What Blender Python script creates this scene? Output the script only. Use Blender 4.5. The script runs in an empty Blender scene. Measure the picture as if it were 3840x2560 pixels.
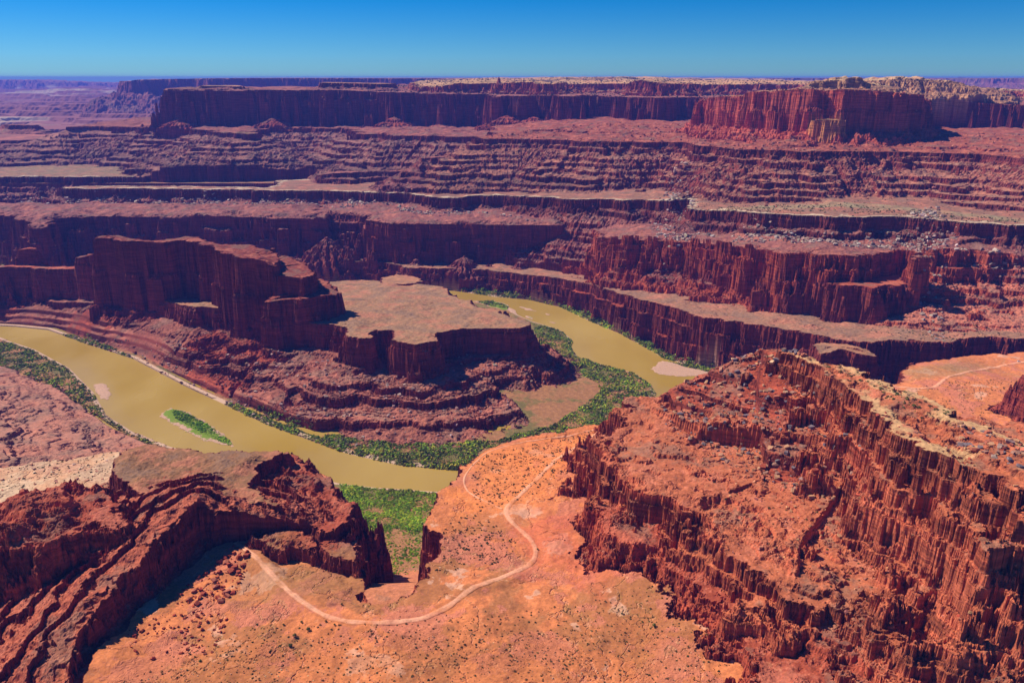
import bpy, math, random, time
import numpy as np
T0 = time.time()
sc = bpy.context.scene
C = sc.collection
# ---------------------------------------------------------------- camera, sky, sun, exposure
CAM_H, PITCH, FPX = 610.0, math.radians(18.3), 2987.0
cam = bpy.data.cameras.new('camera'); camo = bpy.data.objects.new('camera', cam); C.objects.link(camo)
camo.location = (0, 0, CAM_H); camo.rotation_euler = (math.pi/2 - PITCH, 0, 0)
cam.sensor_width = 36; cam.lens = 36*FPX/3840; cam.clip_start = 1; cam.clip_end = 120000
sc.camera = camo
SUN_AZ, SUN_EL = math.radians(-63), math.radians(44)       # azimuth from +Y, negative = left
world = bpy.data.worlds.new('World'); sc.world = world; world.use_nodes = True
nt = world.node_tree; nt.nodes.clear()
sky = nt.nodes.new('ShaderNodeTexSky'); sky.sky_type = 'NISHITA'; sky.sun_disc = False
sky.sun_elevation = SUN_EL; sky.sun_rotation = SUN_AZ; sky.altitude = 1800
sky.air_density = 1.0; sky.dust_density = 0.0; sky.ozone_density = 6.0
hs = nt.nodes.new('ShaderNodeHueSaturation'); hs.inputs['Saturation'].default_value = 1.6; hs.inputs['Hue'].default_value = 0.49
bg = nt.nodes.new('ShaderNodeBackground'); bg.inputs[1].default_value = 0.055
wo = nt.nodes.new('ShaderNodeOutputWorld')
nt.links.new(sky.outputs[0], hs.inputs['Color']); tint = nt.nodes.new('ShaderNodeMix'); tint.data_type = 'RGBA'; tint.blend_type = 'MULTIPLY'; tint.inputs[0].default_value = 1; tint.inputs[7].default_value = (.44, .82, 1.25, 1)
nt.links.new(hs.outputs[0], tint.inputs[6]); nt.links.new(tint.outputs[2], bg.inputs[0]); nt.links.new(bg.outputs[0], wo.inputs[0])
sun = bpy.data.lights.new('sun', 'SUN'); sun.energy = 5.0; sun.angle = math.radians(0.5); sun.color = (1, .93, .85)
suno = bpy.data.objects.new('sun', sun); C.objects.link(suno)
suno.rotation_euler = (math.pi/2 - SUN_EL, 0, -SUN_AZ + math.pi)
sc.view_settings.view_transform = 'Standard'; sc.view_settings.look = 'None'
sc.view_settings.exposure = 0.45; sc.view_settings.gamma = 1.0
sc.cycles.volume_bounces = 0; sc.cycles.max_bounces = 4; sc.cycles.diffuse_bounces = 1
sc.cycles.glossy_bounces = 2; sc.cycles.transparent_max_bounces = 8
HAZE_DENSITY, HAZE_COLOR = 4.6e-5, (0.14, 0.22, 1.0)
# ---------------------------------------------------------------- picture <-> place
CP, SP = math.cos(PITCH), math.sin(PITCH)
def z_b(y):  return np.interp(y, [1000, 1760, 2330], [150, 107, 62])        # bench (dips away)
def z_t(y):  return z_b(y) + np.interp(y, [1700, 2300], [135, 118])         # butte tops
def z_w(y):  return np.interp(y, [1950, 2200, 2450, 2700], [288, 268, 258, 228])                  # white rim
def ray(u, v):
    a, b = (u-1920)/FPX, -(v-1280)/FPX
    return a, CP+SP*b, -SP+CP*b
def at(u, v, z=None, D=None):
    dx, dy, dz = ray(u, v)
    if D is not None:
        t = D/dy; return dx*t, D, CAM_H+dz*t
    if callable(z):
        zz = 120.
        for _ in range(25):
            t = (zz-CAM_H)/dz; zz = .5*zz+.5*float(z(dy*t))
        t = (zz-CAM_H)/dz; return dx*t, dy*t, zz
    t = (z-CAM_H)/dz
    return dx*t, dy*t, z
def pts(zdef, L):
    """(u,v) | (u,v,z) | ('D',u,v,D) | ('W',x,y[,z]) -> world points"""
    o = []
    for p in L:
        if p[0] == 'W':
            z = p[3] if len(p) > 3 else (float(zdef(p[2])) if callable(zdef) else zdef)
            o.append((p[1], p[2], z))
        elif p[0] == 'D': o.append(at(p[1], p[2], D=p[3]))
        elif len(p) == 3: o.append(at(p[0], p[1], p[2]))
        else: o.append(at(p[0], p[1], zdef))
    return np.array(o, float)
# ---------------------------------------------------------------- noise
rng = np.random.default_rng(7)
def fft_noise(n, beta, kmin, kmax, seed):
    r = np.random.default_rng(seed)
    f = np.fft.fftfreq(n)*n
    kx, ky = np.meshgrid(f, f); k = np.hypot(kx, ky); k[0, 0] = 1
    a = k**(-beta)*((k >= kmin) & (k <= kmax))
    s = np.fft.ifft2(np.fft.fft2(r.standard_normal((n, n)))*a).real
    return (s/s.std()).astype(np.float32)
def cell_tex(n, m, seed):
    r = np.random.default_rng(seed)
    p = r.random((m, 2))*n; val = r.random(m).astype(np.float32)*2-1
    P = np.concatenate([p+np.array([i, j])*n for i in (-1, 0, 1) for j in (-1, 0, 1)]); V = np.tile(val, 9)
    k = (P[:, 0] > -n*.15) & (P[:, 0] < n*1.15) & (P[:, 1] > -n*.15) & (P[:, 1] < n*1.15); P = P[k]; V = V[k]
    g = np.arange(n); X, Y = np.meshgrid(g, g)
    f1 = np.full((n, n), 1e9, np.float32); f2 = f1.copy(); cv = np.zeros((n, n), np.float32)
    w = int(3.0*n/math.sqrt(m))
    for (px, py), v in zip(P, V):
        x0, x1, y0, y1 = max(0, int(px)-w), min(n, int(px)+w), max(0, int(py)-w), min(n, int(py)+w)
        if x0 >= x1 or y0 >= y1: continue
        d = np.hypot(X[y0:y1, x0:x1]-px, Y[y0:y1, x0:x1]-py).astype(np.float32)
        a, b, c = f1[y0:y1, x0:x1], f2[y0:y1, x0:x1], cv[y0:y1, x0:x1]
        nb = d < a
        b[:] = np.where(nb, a, np.minimum(b, d)); c[:] = np.where(nb, v, c); a[:] = np.where(nb, d, a)
    s = n/math.sqrt(m)
    return cv, f1/s, (f2-f1)/s
NT = fft_noise(1024, 1.6, 3, 500, 1); NT2 = fft_noise(1024, 1.15, 3, 500, 2); NT3 = fft_noise(1024, 1.9, 2, 200, 3)
CV, CF1, CED = cell_tex(1024, 1600, 5)                    # 40 x 40 cells
def samp(tex, x, y, L, ox=0., oy=0.):
    """bilinear, tile size L metres"""
    n = tex.shape[0]
    u = (np.asarray(x, np.float32)/np.float32(L)+np.float32(ox+50))*n; v = (np.asarray(y, np.float32)/np.float32(L)+np.float32(oy+50))*n
    iu = np.floor(u).astype(np.int64); iv = np.floor(v).astype(np.int64)
    fu = (u-iu).astype(np.float32); fv = (v-iv).astype(np.float32)
    iu %= n; iv %= n; iu1 = (iu+1) % n; iv1 = (iv+1) % n
    return (tex[iv, iu]*(1-fu)+tex[iv, iu1]*fu)*(1-fv)+(tex[iv1, iu]*(1-fu)+tex[iv1, iu1]*fu)*fv
def near(tex, x, y, L, ox=0.):
    n = tex.shape[0]
    return tex[(np.floor((y/L+50)*n).astype(np.int64)) % n, (np.floor((x/L+50+ox)*n).astype(np.int64)) % n]
def sstep(a, b, x):
    t = np.clip((x-a)/(b-a), 0, 1); return t*t*(3-2*t)
# strata: monotone remap of height, soft slopes and hard risers
def strata_table(tmin, tmax, a, b, seed):
    r = np.random.default_rng(seed); z = -60.; X = [z]; Y = [z]
    while z < 900:
        t = r.uniform(tmin, tmax); aa = a+r.uniform(-.06, .05); bb = b+r.uniform(-.1, .1)
        X += [z+t*aa, z+t]; Y += [z+t*bb, z+t]; z += t
    return np.array(X), np.array(Y)
ST1 = strata_table(10, 26, .9, .25, 11); ST2 = strata_table(3, 7, .78, .3, 12)
# ---------------------------------------------------------------- distance rasters
class Field:
    """distance to a closed lip (negative outside) or to an open ridge, with nearest point and its z, on a raster"""
    def __init__(s, P, margin, cell, closed=True):
        s.P, s.closed = P, closed
        Q = np.vstack([P, P[:1]]) if closed else P
        A, B = Q[:-1], Q[1:]
        s.x0, s.y0 = P[:, 0].min()-margin, P[:, 1].min()-margin
        s.x1, s.y1 = P[:, 0].max()+margin, P[:, 1].max()+margin
        s.x0 = max(s.x0, -5200 if cell < 60 else -1e9); s.x1 = min(s.x1, 5200 if cell < 60 else 1e9)
        cell = max(cell, math.sqrt((s.x1-s.x0)*(s.y1-s.y0)/140000.)); s.c = cell
        nx = int((s.x1-s.x0)/cell)+2; ny = int((s.y1-s.y0)/cell)+2
        X, Y = np.meshgrid(s.x0+cell*np.arange(nx), s.y0+cell*np.arange(ny))
        best = np.full(X.shape, 1e18); NX = np.zeros_like(X); NY = np.zeros_like(X); NZ = np.zeros_like(X); SG = np.zeros_like(X)
        ins = np.zeros(X.shape, bool)
        for a, b in zip(A, B):
            ex, ey = b[0]-a[0], b[1]-a[1]; L2 = ex*ex+ey*ey+1e-9
            t = np.clip(((X-a[0])*ex+(Y-a[1])*ey)/L2, 0, 1)
            px, py = a[0]+t*ex, a[1]+t*ey
            d = (X-px)**2+(Y-py)**2; m = d < best
            best[m] = d[m]; NX[m] = px[m]; NY[m] = py[m]; NZ[m] = (a[2]+t*(b[2]-a[2]))[m]
            cr = ex*(Y-a[1])-ey*(X-a[0]); SG[m] = np.sign(cr)[m]
            if closed:
                c = ((a[1] > Y) != (b[1] > Y)) & (X < (b[0]-a[0])*(Y-a[1])/(b[1]-a[1]+1e-12)+a[0]); ins ^= c
        d = np.sqrt(best)
        s.D = (np.where(ins, d, -d) if closed else d*SG).astype(np.float32)
        s.DU = d.astype(np.float32)
        s.NX, s.NY, s.NZ = NX.astype(np.float32), NY.astype(np.float32), NZ.astype(np.float32)
        s.shape = X.shape
    def look(s, x, y, what):
        u = np.clip((x-s.x0)/s.c, 0, s.shape[1]-1.001); v = np.clip((y-s.y0)/s.c, 0, s.shape[0]-1.001)
        iu = u.astype(np.int64); iv = v.astype(np.int64); fu = u-iu; fv = v-iv
        r = []
        for w in what:
            a = getattr(s, w); r.append((a[iv, iu]*(1-fu)+a[iv, iu+1]*fu)*(1-fv)+(a[iv+1, iu]*(1-fu)+a[iv+1, iu+1]*fu)*fv)
        return r
    def mask(s, x, y): return (x > s.x0) & (x < s.x1) & (y > s.y0) & (y < s.y1)
# ---------------------------------------------------------------- colours (linear albedo)
def S(r, g, b):   # from 0-255 sRGB
    return tuple(((c/255)/12.92 if c/255 <= .04045 else ((c/255+.055)/1.055)**2.4) for c in (r, g, b))
ORANGE = S(204, 120, 70); PINK = S(186, 112, 84); BROWN = S(138, 96, 62); RED = S(156, 72, 46); DRED = S(122, 54, 40)
TAN = S(168, 118, 82); GREY = S(130, 102, 82); PALE = S(196, 172, 138); MAUVE = S(142, 86, 72); OLIVE = S(120, 104, 56)
CREAM = S(214, 176, 118); GREEN = S(92, 104, 48)
# ---------------------------------------------------------------- terraces: z, lip, and profile
TER = []
def terrace(name, part, z, L, foot=None, c=50, wb=18, tal=.55, rise=0., zcap=None, a=(5, 3, 3), blk=4., blkL=14., strata=.7, istr=.15, relief=.8,
            top=TAN, cliff=DRED, talus=MAUVE, margin=300, cell=4, rib=3., far=1., reliefL=120, tmax=1e9, capc=None, on=None, talf=None, steps=0, rw=.1):
    TER.append(dict(locals()))
    TER[-1]['P'] = pts(z, L)
W = 'W'
# --- foreground bench and its surroundings
terrace('foreground_bench', 'bench', z_b, [(1095,1700),(1160,1745),(1230,1790),(1310,1870),(1345,1960),(1360,2040),(1310,2080),(1300,2125),(1345,2140),(1372,2180),
    (1385,2225),(1410,2252),(1491,2240),(1563,2185),(1600,2150),(1602,2102),(1650,2058),(1674,2003),(1640,1975),(1596,1960),(1624,1925),(1679,1826),(1729,1770),
    (1759,1715),(1817,1679),(1856,1668),(1950,1635),(2044,1624),(2166,1610),(2282,1588),(2420,1540),(W,330,1140),(W,480,1180),(3364,1442),(3391,1375),(3436,1357),
    (3491,1351),(3590,1336),(3712,1336),(3740,1322),(3770,1330),(3900,1300),(W,1500,1450),(W,1500,250),(W,-1300,250),(W,-1300,860),(W,-700,880),(487,1690),(802,1705),(1051,1698)],
    c=118, wb=13, steps=4, tal=1.3, rw=.03, a=(3,3,3), top=ORANGE, cliff=DRED, istr=.1, relief=3.2, reliefL=260, blk=3, blkL=14, margin=260, talus=RED)
terrace('inlet_floor', 'slope', lambda y: np.interp(y, [645, 690, 740, 800, 880, 1020], [148, 124, 88, 48, 16, 4]), [(1330,1985,8),(1600,1985,8),(1640,2010,12),(1605,2130,20),(1570,2200,60),(1640,2220,90),(1530,2320,140),(1370,2340,140),(1290,2210,90),(1290,2080,20)],
    c=3, wb=6, tal=.5, a=(2,2,1), istr=.2, relief=1, top=S(190,116,76), cliff=RED, talus=S(180,104,70), margin=20, cell=2, blk=0)
terrace('near_slope', 'slope', 8, [(-300,1300,8),(60,1385),(200,1445),(330,1525),(420,1595),(560,1665),(620,1705),(W,-560,900,20),(W,-560,700,60),(W,-1500,600,40),(W,-1900,1500,8)],
    c=2, wb=4, tal=.6, rise=.235, zcap=149, a=(4,4,2), istr=1., strata=1., relief=3., top=S(178,120,94), cliff=S(146,92,76), margin=60, blk=1)
terrace('grey_hill', 'mesa', 183, [(840,1888),(863,1892),(950,1886),(1051,1892),(1028,1881),(984,1842),(940,1804),(951,1759),(1000,1722),(1080,1697),
    (1051,1686),(980,1690),(896,1690),(802,1696),(664,1678),(553,1665),(470,1680),(430,1720),(440,1800),(500,1850),(620,1880),(760,1900)],
    c=24, wb=7, tal=.75, a=(2,2,2), relief=2.5, reliefL=70, top=BROWN, cliff=DRED, talus=DRED, margin=90, cell=2, istr=0)
terrace('spur_rocks', 'slope', 168, [(1090,1702),(1217,1783),(1290,1860),(1330,1950),(1280,2000),(1200,1990),(1130,1900),(1080,1880),(1010,1830),(970,1760)],
    c=60, wb=22, tal=.7, a=(4,4,4), relief=6, reliefL=60, top=RED, cliff=DRED, talus=DRED, margin=110, cell=2, istr=.8, blk=6)
terrace('spur_ledge', 'ledge', 163, [(945,2012),(990,2046),(1100,2052),(1200,2068),(1290,2102),(1335,2112),(1350,2060),(1290,2010),(1200,2030),(1100,2000),(1000,1990)],
    c=16, wb=8, tal=.7, a=(3,3,3), relief=5, reliefL=50, top=RED, cliff=DRED, talus=RED, margin=60, cell=1.5, istr=.6, blk=5, blkL=10)
terrace('blocky_butte', 'butte', 199, [(40,1890),(120,1850),(200,1822),(330,1818),(430,1840),(490,1895),(500,1930),(440,1965),(330,1990),(200,2010),(80,2040),(-100,2080),(-250,1980)],
    foot=146, wb=40, tal=.55, a=(8,6,5), relief=7, reliefL=70, top=RED, cliff=RED, talus=RED, margin=90, cell=2, istr=.9, blk=11, blkL=11)
terrace('caprock_ridge', 'cap', 297, [(2908,1309),(2949,1320),(3027,1353),(3054,1381),(3099,1408),(3154,1425),(3193,1469),(3259,1502),(3310,1560),(3420,1640),(3560,1700),(3700,1780),(3860,1880),
    (3990,1900),(3990,1730),(3840,1665),(3700,1600),(3563,1555),(3480,1500),(3370,1455),(3240,1395),(3093,1356),(2990,1318)],
    foot=208, wb=54, tal=.42, steps=6, a=(6,5,4), blk=9, blkL=24, relief=3, reliefL=60, istr=.9, strata=.8, top=S(176,96,60), cliff=S(166,86,56), talus=S(176,96,60), margin=240, cell=2, capc=S(192,152,104))
terrace('toe_ledges', 'slope', 205, [(2370,1497,214),(2300,1560,212),(2262,1650,206),(2262,1720,204),(2330,1790,202),(2420,1850,200),(2500,1830,202),(2560,1910,203),(2640,1950,200),(2700,2060,198),(2760,2140,197),(2850,2200,196),(2950,2270,192),
    (3060,2290,190),(3150,2275,190),(3280,2262,190),(3330,2300,190),(3420,2290,188),(3520,2330,188),(3600,2420,186),(3700,2520,185),(3760,2620,182),(3900,2700,182),(W,700,450,200),(W,640,800,230),(W,360,960,235),(W,250,950,222)],
    foot=152, wb=36, steps=4, tal=.5, rise=.12, a=(9,7,6), blk=8, blkL=19, relief=4, reliefL=90, istr=1., strata=1., top=S(178,98,62), cliff=S(162,82,52), talus=S(176,96,60), margin=120, cell=2)
terrace('toe_knobs', 'slope', 172, [(2232,1850,176),(2245,1960,172),(2330,2020,170),(2480,2040,170),(2540,2150,170),(2620,2240,168),(2740,2340,168),(2800,2460,165),(2860,2600,165),(3400,2600,170),(3300,2300,175),(2800,2000,180),(2500,1800,180),(2330,1760,180)],
    foot=150, wb=16, tal=.4, rise=.1, a=(6,5,5), blk=6, blkL=10, relief=3, reliefL=60, istr=.9, strata=1., top=RED, cliff=RED, talus=RED, margin=60, cell=2)
terrace('edge_pillar', 'butte', 205, [(3835,1395,205),(3900,1380,205),(3950,1420,205),(3900,1450,205)], foot=150, wb=14, tal=.5, margin=60, cell=1.5, top=RED, cliff=DRED, talus=RED, a=(2,2,2))
# --- inner peninsula
terrace('peninsula', 'plateau', z_b, [(700,1150),(885,1155),(907,1179),(995,1188),(1106,1204),(1200,1214),(1288,1226),(1300,1262),(1385,1262),(1403,1235),(1470,1240),(1485,1278),(1560,1290),(1640,1275),(1640,1245),(1746,1233),(1840,1230),(1934,1230),
    (1985,1225),(1994,1204),(1945,1196),(1867,1173),(1900,1165),(1790,1150),(1762,1124),(1723,1121),(1679,1093),(1657,1074),(1602,1066),(1480,1052),(1300,1050),(1180,1062),(W,-700,2160),(W,-900,2130),(W,-1180,2130),(W,-1180,2050),(W,-960,2000),(480,1090)],
    foot=66, wb=13, tal=.25, talf=lambda X, Y: np.where(Y > 1640, np.where(X < -620, .25, .8), np.interp(X, [-300, -60, 30], [.22, .27, .62])), a=(3,3,3), blk=4, blkL=12, relief=2.5, strata=1., top=S(154,114,80), cliff=DRED, talus=S(158,94,72), margin=360, cell=3, rib=3)
terrace('back_rise', 'plateau', 84, [(1425,1042,82),(1500,1030,82),(1560,1034,82),(1602,1055,82),(1540,1062,82),(1440,1064,82)], c=12, wb=8, tal=.3, top=TAN, margin=120, cell=3)
terrace('left_wall', 'wall', 132, [(-250,1010),(0,1004),(60,1002),(150,1004),(300,1008),(330,1012),(W,-900,2060),(W,-1500,2120)], foot=56, wb=16, tal=.55, a=(4,4,5), blk=5, margin=200, cell=3, top=RED, cliff=DRED, talus=RED)
terrace('knob', 'butte', 185, [('D',55,940,2105),('D',100,932,2105),('D',135,932,2105),('D',160,958,2110),('D',168,975,2115),('D',150,965,2150),('D',60,950,2150)], foot=100, wb=10, tal=3, a=(3,3,2), margin=60, cell=2, top=RED, cliff=DRED)
terrace('fin', 'butte', 238, [(345,893),(430,892),(525,906),(608,904),(690,896),(745,905),(800,928),(850,950),(900,964),(960,972),(1030,990,228),(1048,965,228),(1034,935,232),(907,913),(818,911),(741,884),(690,883),(610,897),(525,899),(431,882),(365,884)],
    foot=70, wb=20, steps=2, tal=.25, talf=lambda X, Y: np.interp(X, [-1050,-800,-600], [.55,.4,.26]), a=(4,4,4), blk=7, blkL=16, relief=3, margin=220, cell=2, top=DRED, cliff=DRED, talus=RED, istr=.5, rib=8)
terrace('fin_wall_step', 'butte', 190, [('D',300,965,2040),('D',345,955,2030),('D',352,950,2080),('D',305,960,2090)], foot=70, wb=14, tal=2, margin=60, cell=2, top=DRED)
terrace('fin_middle', 'butte', 205, [(940,1010,208),(1040,1030,206),(1130,1045,204),(1175,1035,200),(1150,985,206),(1073,958,215),(1000,960,215)], foot=92, wb=14, tal=.5, a=(3,3,3), blk=6, margin=120, cell=2, top=DRED, cliff=DRED)
terrace('fin_end', 'butte', 168, [(1000,1130,155),(1120,1120,165),(1225,1110,165),(1262,1105,160),(1235,1055,172),(1185,1040,176),(1100,1060,180)], foot=92, wb=12, tal=.5, a=(3,3,3), blk=6, margin=90, cell=2, top=DRED, cliff=DRED)
# --- far side of the river
terrace('river_bench', 'bench', z_b, [(-400,958),(0,955),(330,958),(600,960),(1180,975),(1300,978),(1400,980),(1550,1000),(1700,1005),(1850,1012),(1980,1027),(1990,1030),(2100,1043),(2210,1063),(2293,1088),(2376,1113),(2459,1129),(2540,1154),(2651,1187),
    (2750,1201),(2872,1218),(2999,1240),(3093,1259),(3220,1278),(3275,1278),(3369,1272),(3490,1280),(3563,1281),(3607,1267),(3690,1259),(3834,1267),(4000,1262),(W,1700,1650),(W,3500,2600),(W,3500,9000),(W,-5000,9000),(W,-5000,2600)],
    foot=8, wb=30, steps=3, tal=.6, a=(5,4,4), blk=7, blkL=14, relief=2, top=S(152,108,80), cliff=DRED, talus=RED, margin=220, cell=5, istr=.6)
terrace('canyon_shelf', 'ledge', 118, [(3060,1292,118),(3100,1286,118),(3190,1290,118),(3230,1300,118),(3270,1330,110),(3150,1310,118),(3080,1320,112)], c=30, wb=10, tal=.7, margin=80, cell=2, top=TAN)
terrace('mid_butte', 'butte', z_t, [('D',1370,858,2525),('D',1397,838,2515),('D',1440,850,2485),('D',1464,864,2465),('D',1591,846,2465),('D',1757,858,2460),('D',1856,880,2450),('D',2005,891,2445),('D',2061,897,2440),('D',2077,924,2435),('D',2105,952,2435),('D',2120,930,2475),(W,150,2560,185),(W,-100,2700,190),(W,-480,2700,190)],
    foot=62, wb=30, steps=3, tal=.5, a=(6,6,5), blk=9, blkL=20, relief=3, top=MAUVE, cliff=DRED, talus=RED, margin=160, cell=4, rise=.12, istr=.8, rib=8)
terrace('right_butte', 'butte', lambda y: z_t(y)-4, [('D',2232,963,2200),('D',2250,915,2190),('D',2300,888,2170),('D',2376,874,2130),('D',2470,878,2080),('D',2570,886,2040),('D',2706,889,1950),('D',2828,916,1850),(2905,941),(2927,949),(3038,953),(3120,958),(3204,958),(3403,937),(3425,946),(3447,963),(3455,940),(W,1000,1850),(W,1000,2400),(W,250,2500)],
    foot=116, wb=34, steps=4, tal=.5, a=(8,7,6), blk=12, blkL=22, relief=3, top=MAUVE, cliff=RED, talus=RED, margin=200, cell=4, rise=.16, istr=.7, rib=9)
terrace('right_butte_apron', 'ledge', lambda y: z_t(y)-60, [(2985,1050),(3040,1045),(3120,1060),(3260,1075),(3400,1060),(3480,1040),(3500,1010),(3400,980),(3100,990),(2990,1000)], foot=113, wb=22, tal=.5, a=(6,6,6), blk=10, blkL=16, margin=120, cell=3, top=RED, cliff=DRED)
terrace('left_cliffs', 'cliff_band', z_t, [(-400,806),(0,806),(80,814),(110,850),(160,852),(185,822),(221,816),(453,810),('D',464,836,2600),('D',586,838,2600),(600,815),('D',691,845,2590),('D',708,853,2600),('D',857,858,2590),('D',1000,850,2570),('D',1161,860,2560),(W,-600,2580,140),(W,-600,2700),(W,-620,2900),(W,-3500,2900)],
    foot=60, wb=40, steps=3, tal=.5, a=(10,8,6), blk=10, blkL=26, relief=4, top=MAUVE, cliff=DRED, talus=MAUVE, margin=260, cell=6, rise=.1, istr=.9, rib=9)
terrace('centre_recess', 'cliff_band', z_t, [(W,-600,2640),(W,-300,2600),(W,150,2560),('D',2055,866,2570),('D',2200,868,2560),('D',2310,864,2540),('D',2400,850,2480),(W,700,2500),(W,700,2800),(W,-500,2900),(W,-700,2900)], foot=70, wb=120, steps=5, tal=.3, a=(12,9,6), blk=8, blkL=26, margin=200, cell=6, rise=.15, istr=.9, top=MAUVE)
terrace('right_cliffs', 'cliff_band', 246, [('D',3490,925,1780),('D',3540,926,1775),('D',3618,933,1770),('D',3720,942,1765),('D',3840,957,1760),('D',4050,977,1760),(W,2500,2000),(W,2500,2600),(W,1000,2600),(W,1030,1900)], foot=200, wb=20, tal=.5, a=(10,8,6), blk=9, blkL=20, margin=200, cell=5, rise=.14, istr=.9, top=MAUVE, cliff=RED, talus=PINK)
terrace('right_step', 'ledge', 205, [('D',3515,1000,1750),('D',3620,1000,1740),('D',3800,1012,1735),('D',4000,1022,1735),(W,2000,1850),(W,1050,1900)], foot=160, wb=26, tal=.3, a=(8,7,6), blk=9, margin=120, cell=5, istr=.9, top=RED, cliff=RED)
terrace('sand_flat', 'slope', 120, [(3250,1218,118),(3450,1228,118),(3840,1242,120),(4050,1242,120),(W,2200,2000,125),(W,1100,2100,120),(W,950,1850,112),(W,830,1700,112)], c=2, wb=6, tal=.3, rise=.26, zcap=172, a=(9,7,4), blk=2, strata=.5, istr=.5, relief=2, top=PINK, cliff=RED, talus=PINK, margin=60, cell=4)
terrace('white_rim', 'rim', 260, [(-500,664,225),(0,662,225),(387,663,225),(608,659,225),(995,656,225),(1189,655,225),(1200,668,225),(1060,676,225),(W,-900,2985,225),(600,696,225),(300,697,225),(149,700,225),(250,706,225),(387,706,225),(636,707,225),(885,711,225),(1100,714,225),(1300,717,225),(1491,723,228),(1624,737,230),(1700,741,231),(1768,736,232),(1856,731,235),(2000,738,240),(2155,746,245),(2380,748,255),(2530,752,262),(2575,735,264),(2600,790,265),(2623,784,266),
    (2750,790,273),(2872,798,280),(3000,806,285),(3093,811,288),(3259,811,288),(3370,808,288),(3450,814,288),(3535,826,288),(3700,836,288),(3840,845,288),(4050,860,288),(W,3500,2000,288),(W,3500,9000,288),(W,-5000,9000,225)],
    c=26, wb=7, tal=.62, a=(7,5,5), blk=7, blkL=22, relief=1.5, top=S(144,100,76), cliff=DRED, talus=S(146,92,76), margin=220, cell=6, rise=.012, capc=PALE, rib=6, istr=.5)
# --- slopes above the white rim
terrace('right_ridge', 'slope', 395, [(1757,523,390),(1860,521,391),(1989,521,391),(2140,527,392),(2265,532,392),(2400,533,393),(2560,534,395),(2640,545,398),(2789,560,400),(2900,566,402),(3038,568,402),(3250,568,402),(3480,569,402),(3729,582,402),(3900,600,402),(W,2500,2400,402),(W,2600,5500,420),(W,-200,5500,400),(W,-60,3350,395)],
    c=12, wb=4, tal=.46, a=(18,5,2), blk=8, blkL=30, relief=3, strata=1.15, istr=.6, top=S(146,76,54), cliff=DRED, talus=S(160,104,78), margin=560, cell=8, rise=.1, zcap=432, rib=4, talf=lambda X, Y: np.interp(X, [300,500,950,1250], [.46,.62,.6,.46]))
terrace('ridge_nose_upper', 'slope', 330, [(1590,592,330),(1700,588,331),(1850,590,332),(W,150,3100,340),(W,-200,3200,330)], c=7, wb=4, tal=.46, a=(8,6,4), strata=1.15, top=MAUVE, margin=250, cell=5, rib=12)
terrace('ridge_nose_lower', 'slope', 266, [(1190,657,248),(1265,641,262),(1400,645,262),(1500,642,266),(1600,640,268),(1750,640,270),(W,200,3000,280),(W,-250,3200,275),(W,-700,3120,260)], c=10, wb=5, tal=.42, a=(8,6,4), strata=1.1, top=MAUVE, margin=160, cell=5, rib=10)
terrace('left_slopes', 'slope', 376, [(215,478,376),(330,475),(450,475),(600,478),(708,477),(760,486),(860,500),(930,500),(960,484),(1100,481),(1290,482),(1340,500),(1450,508),(1700,512),(1950,514),(2200,516),(2450,520),(2650,515),(W,900,3600,390),(W,1600,5600,400),(W,-2300,5600,380)],
    c=12, wb=5, tal=.33, a=(24,5,2), blk=8, blkL=40, relief=4, strata=1.2, istr=.5, top=S(140,80,64), cliff=DRED, talus=S(150,100,80), margin=620, cell=10, rise=.02, zcap=381, rib=5)
terrace('left_slopes_low', 'slope', 322, [(-500,535,318),(0,527,320),(200,526,322),(400,522,322),(900,540,322),(W,-1200,4200,322),(W,-3000,4500,322)], c=12, wb=5, tal=.3, a=(24,5,2), strata=1.2, top=MAUVE, margin=450, cell=10, rib=8)
terrace('small_far_mesa', 'mesa', 370, [('D',30,468,4500),('D',130,470,4500),('D',150,468,4700),('D',10,466,4700)], c=22, wb=12, tal=.4, a=(12,8,4), top=MAUVE, margin=300, cell=8)
# --- wingate mesas
terrace('far_left_mesa', 'mesa', 556, [('D',617,333,4170),('D',690,334,4160),('D',830,335,4190),('D',1000,337,4200),('D',1150,338,4210),('D',1300,340,4220),('D',1500,346,4200),('D',1700,352,4180),('D',1830,352,4280),('D',1870,362,3960),('D',1900,356,4100),('D',1960,358,3950),('D',2000,358,4080),
    ('D',2080,356,3950),('D',2130,358,3800),('D',2160,358,3960),('D',2300,362,3900),('D',2420,364,3700),('D',2500,364,3720),('D',2530,364,3900),('D',2700,366,3850),('D',3000,370,3750),('D',3300,372,3650),('D',3480,374,3600),('D',3513,378,3200),('D',3620,383,3150),('D',3700,386,3150),('D',3812,392,3120),('D',3850,392,3220),('D',4000,395,3150),
    (W,3600,3300,520),(W,3800,12500,560),(W,-700,12500,560),(W,-900,5600,560),(W,-1560,4400,560)],
    foot=378, wb=44, steps=3, tal=.6, a=(34,20,5), blk=15, blkL=80, relief=3, reliefL=300, strata=.35, istr=.7, top=MAUVE, cliff=DRED, talus=RED, margin=420, cell=10, rib=16, rise=.004, capc=TAN)
terrace('left_cap', 'dome', 578, [('D',1206,310,4400),('D',1441,315,4400),('D',1480,313,4700),('D',1206,308,4700)], c=14, wb=8, tal=.3, a=(12,8,4), top=TAN, margin=200, cell=8)
terrace('left_cap_low', 'dome', 573, [('D',760,322,4350),('D',900,324,4350),('D',900,320,4650),('D',760,319,4650)], c=4, wb=8, tal=.08, a=(12,8,4), top=TAN, margin=200, cell=8)
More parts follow.
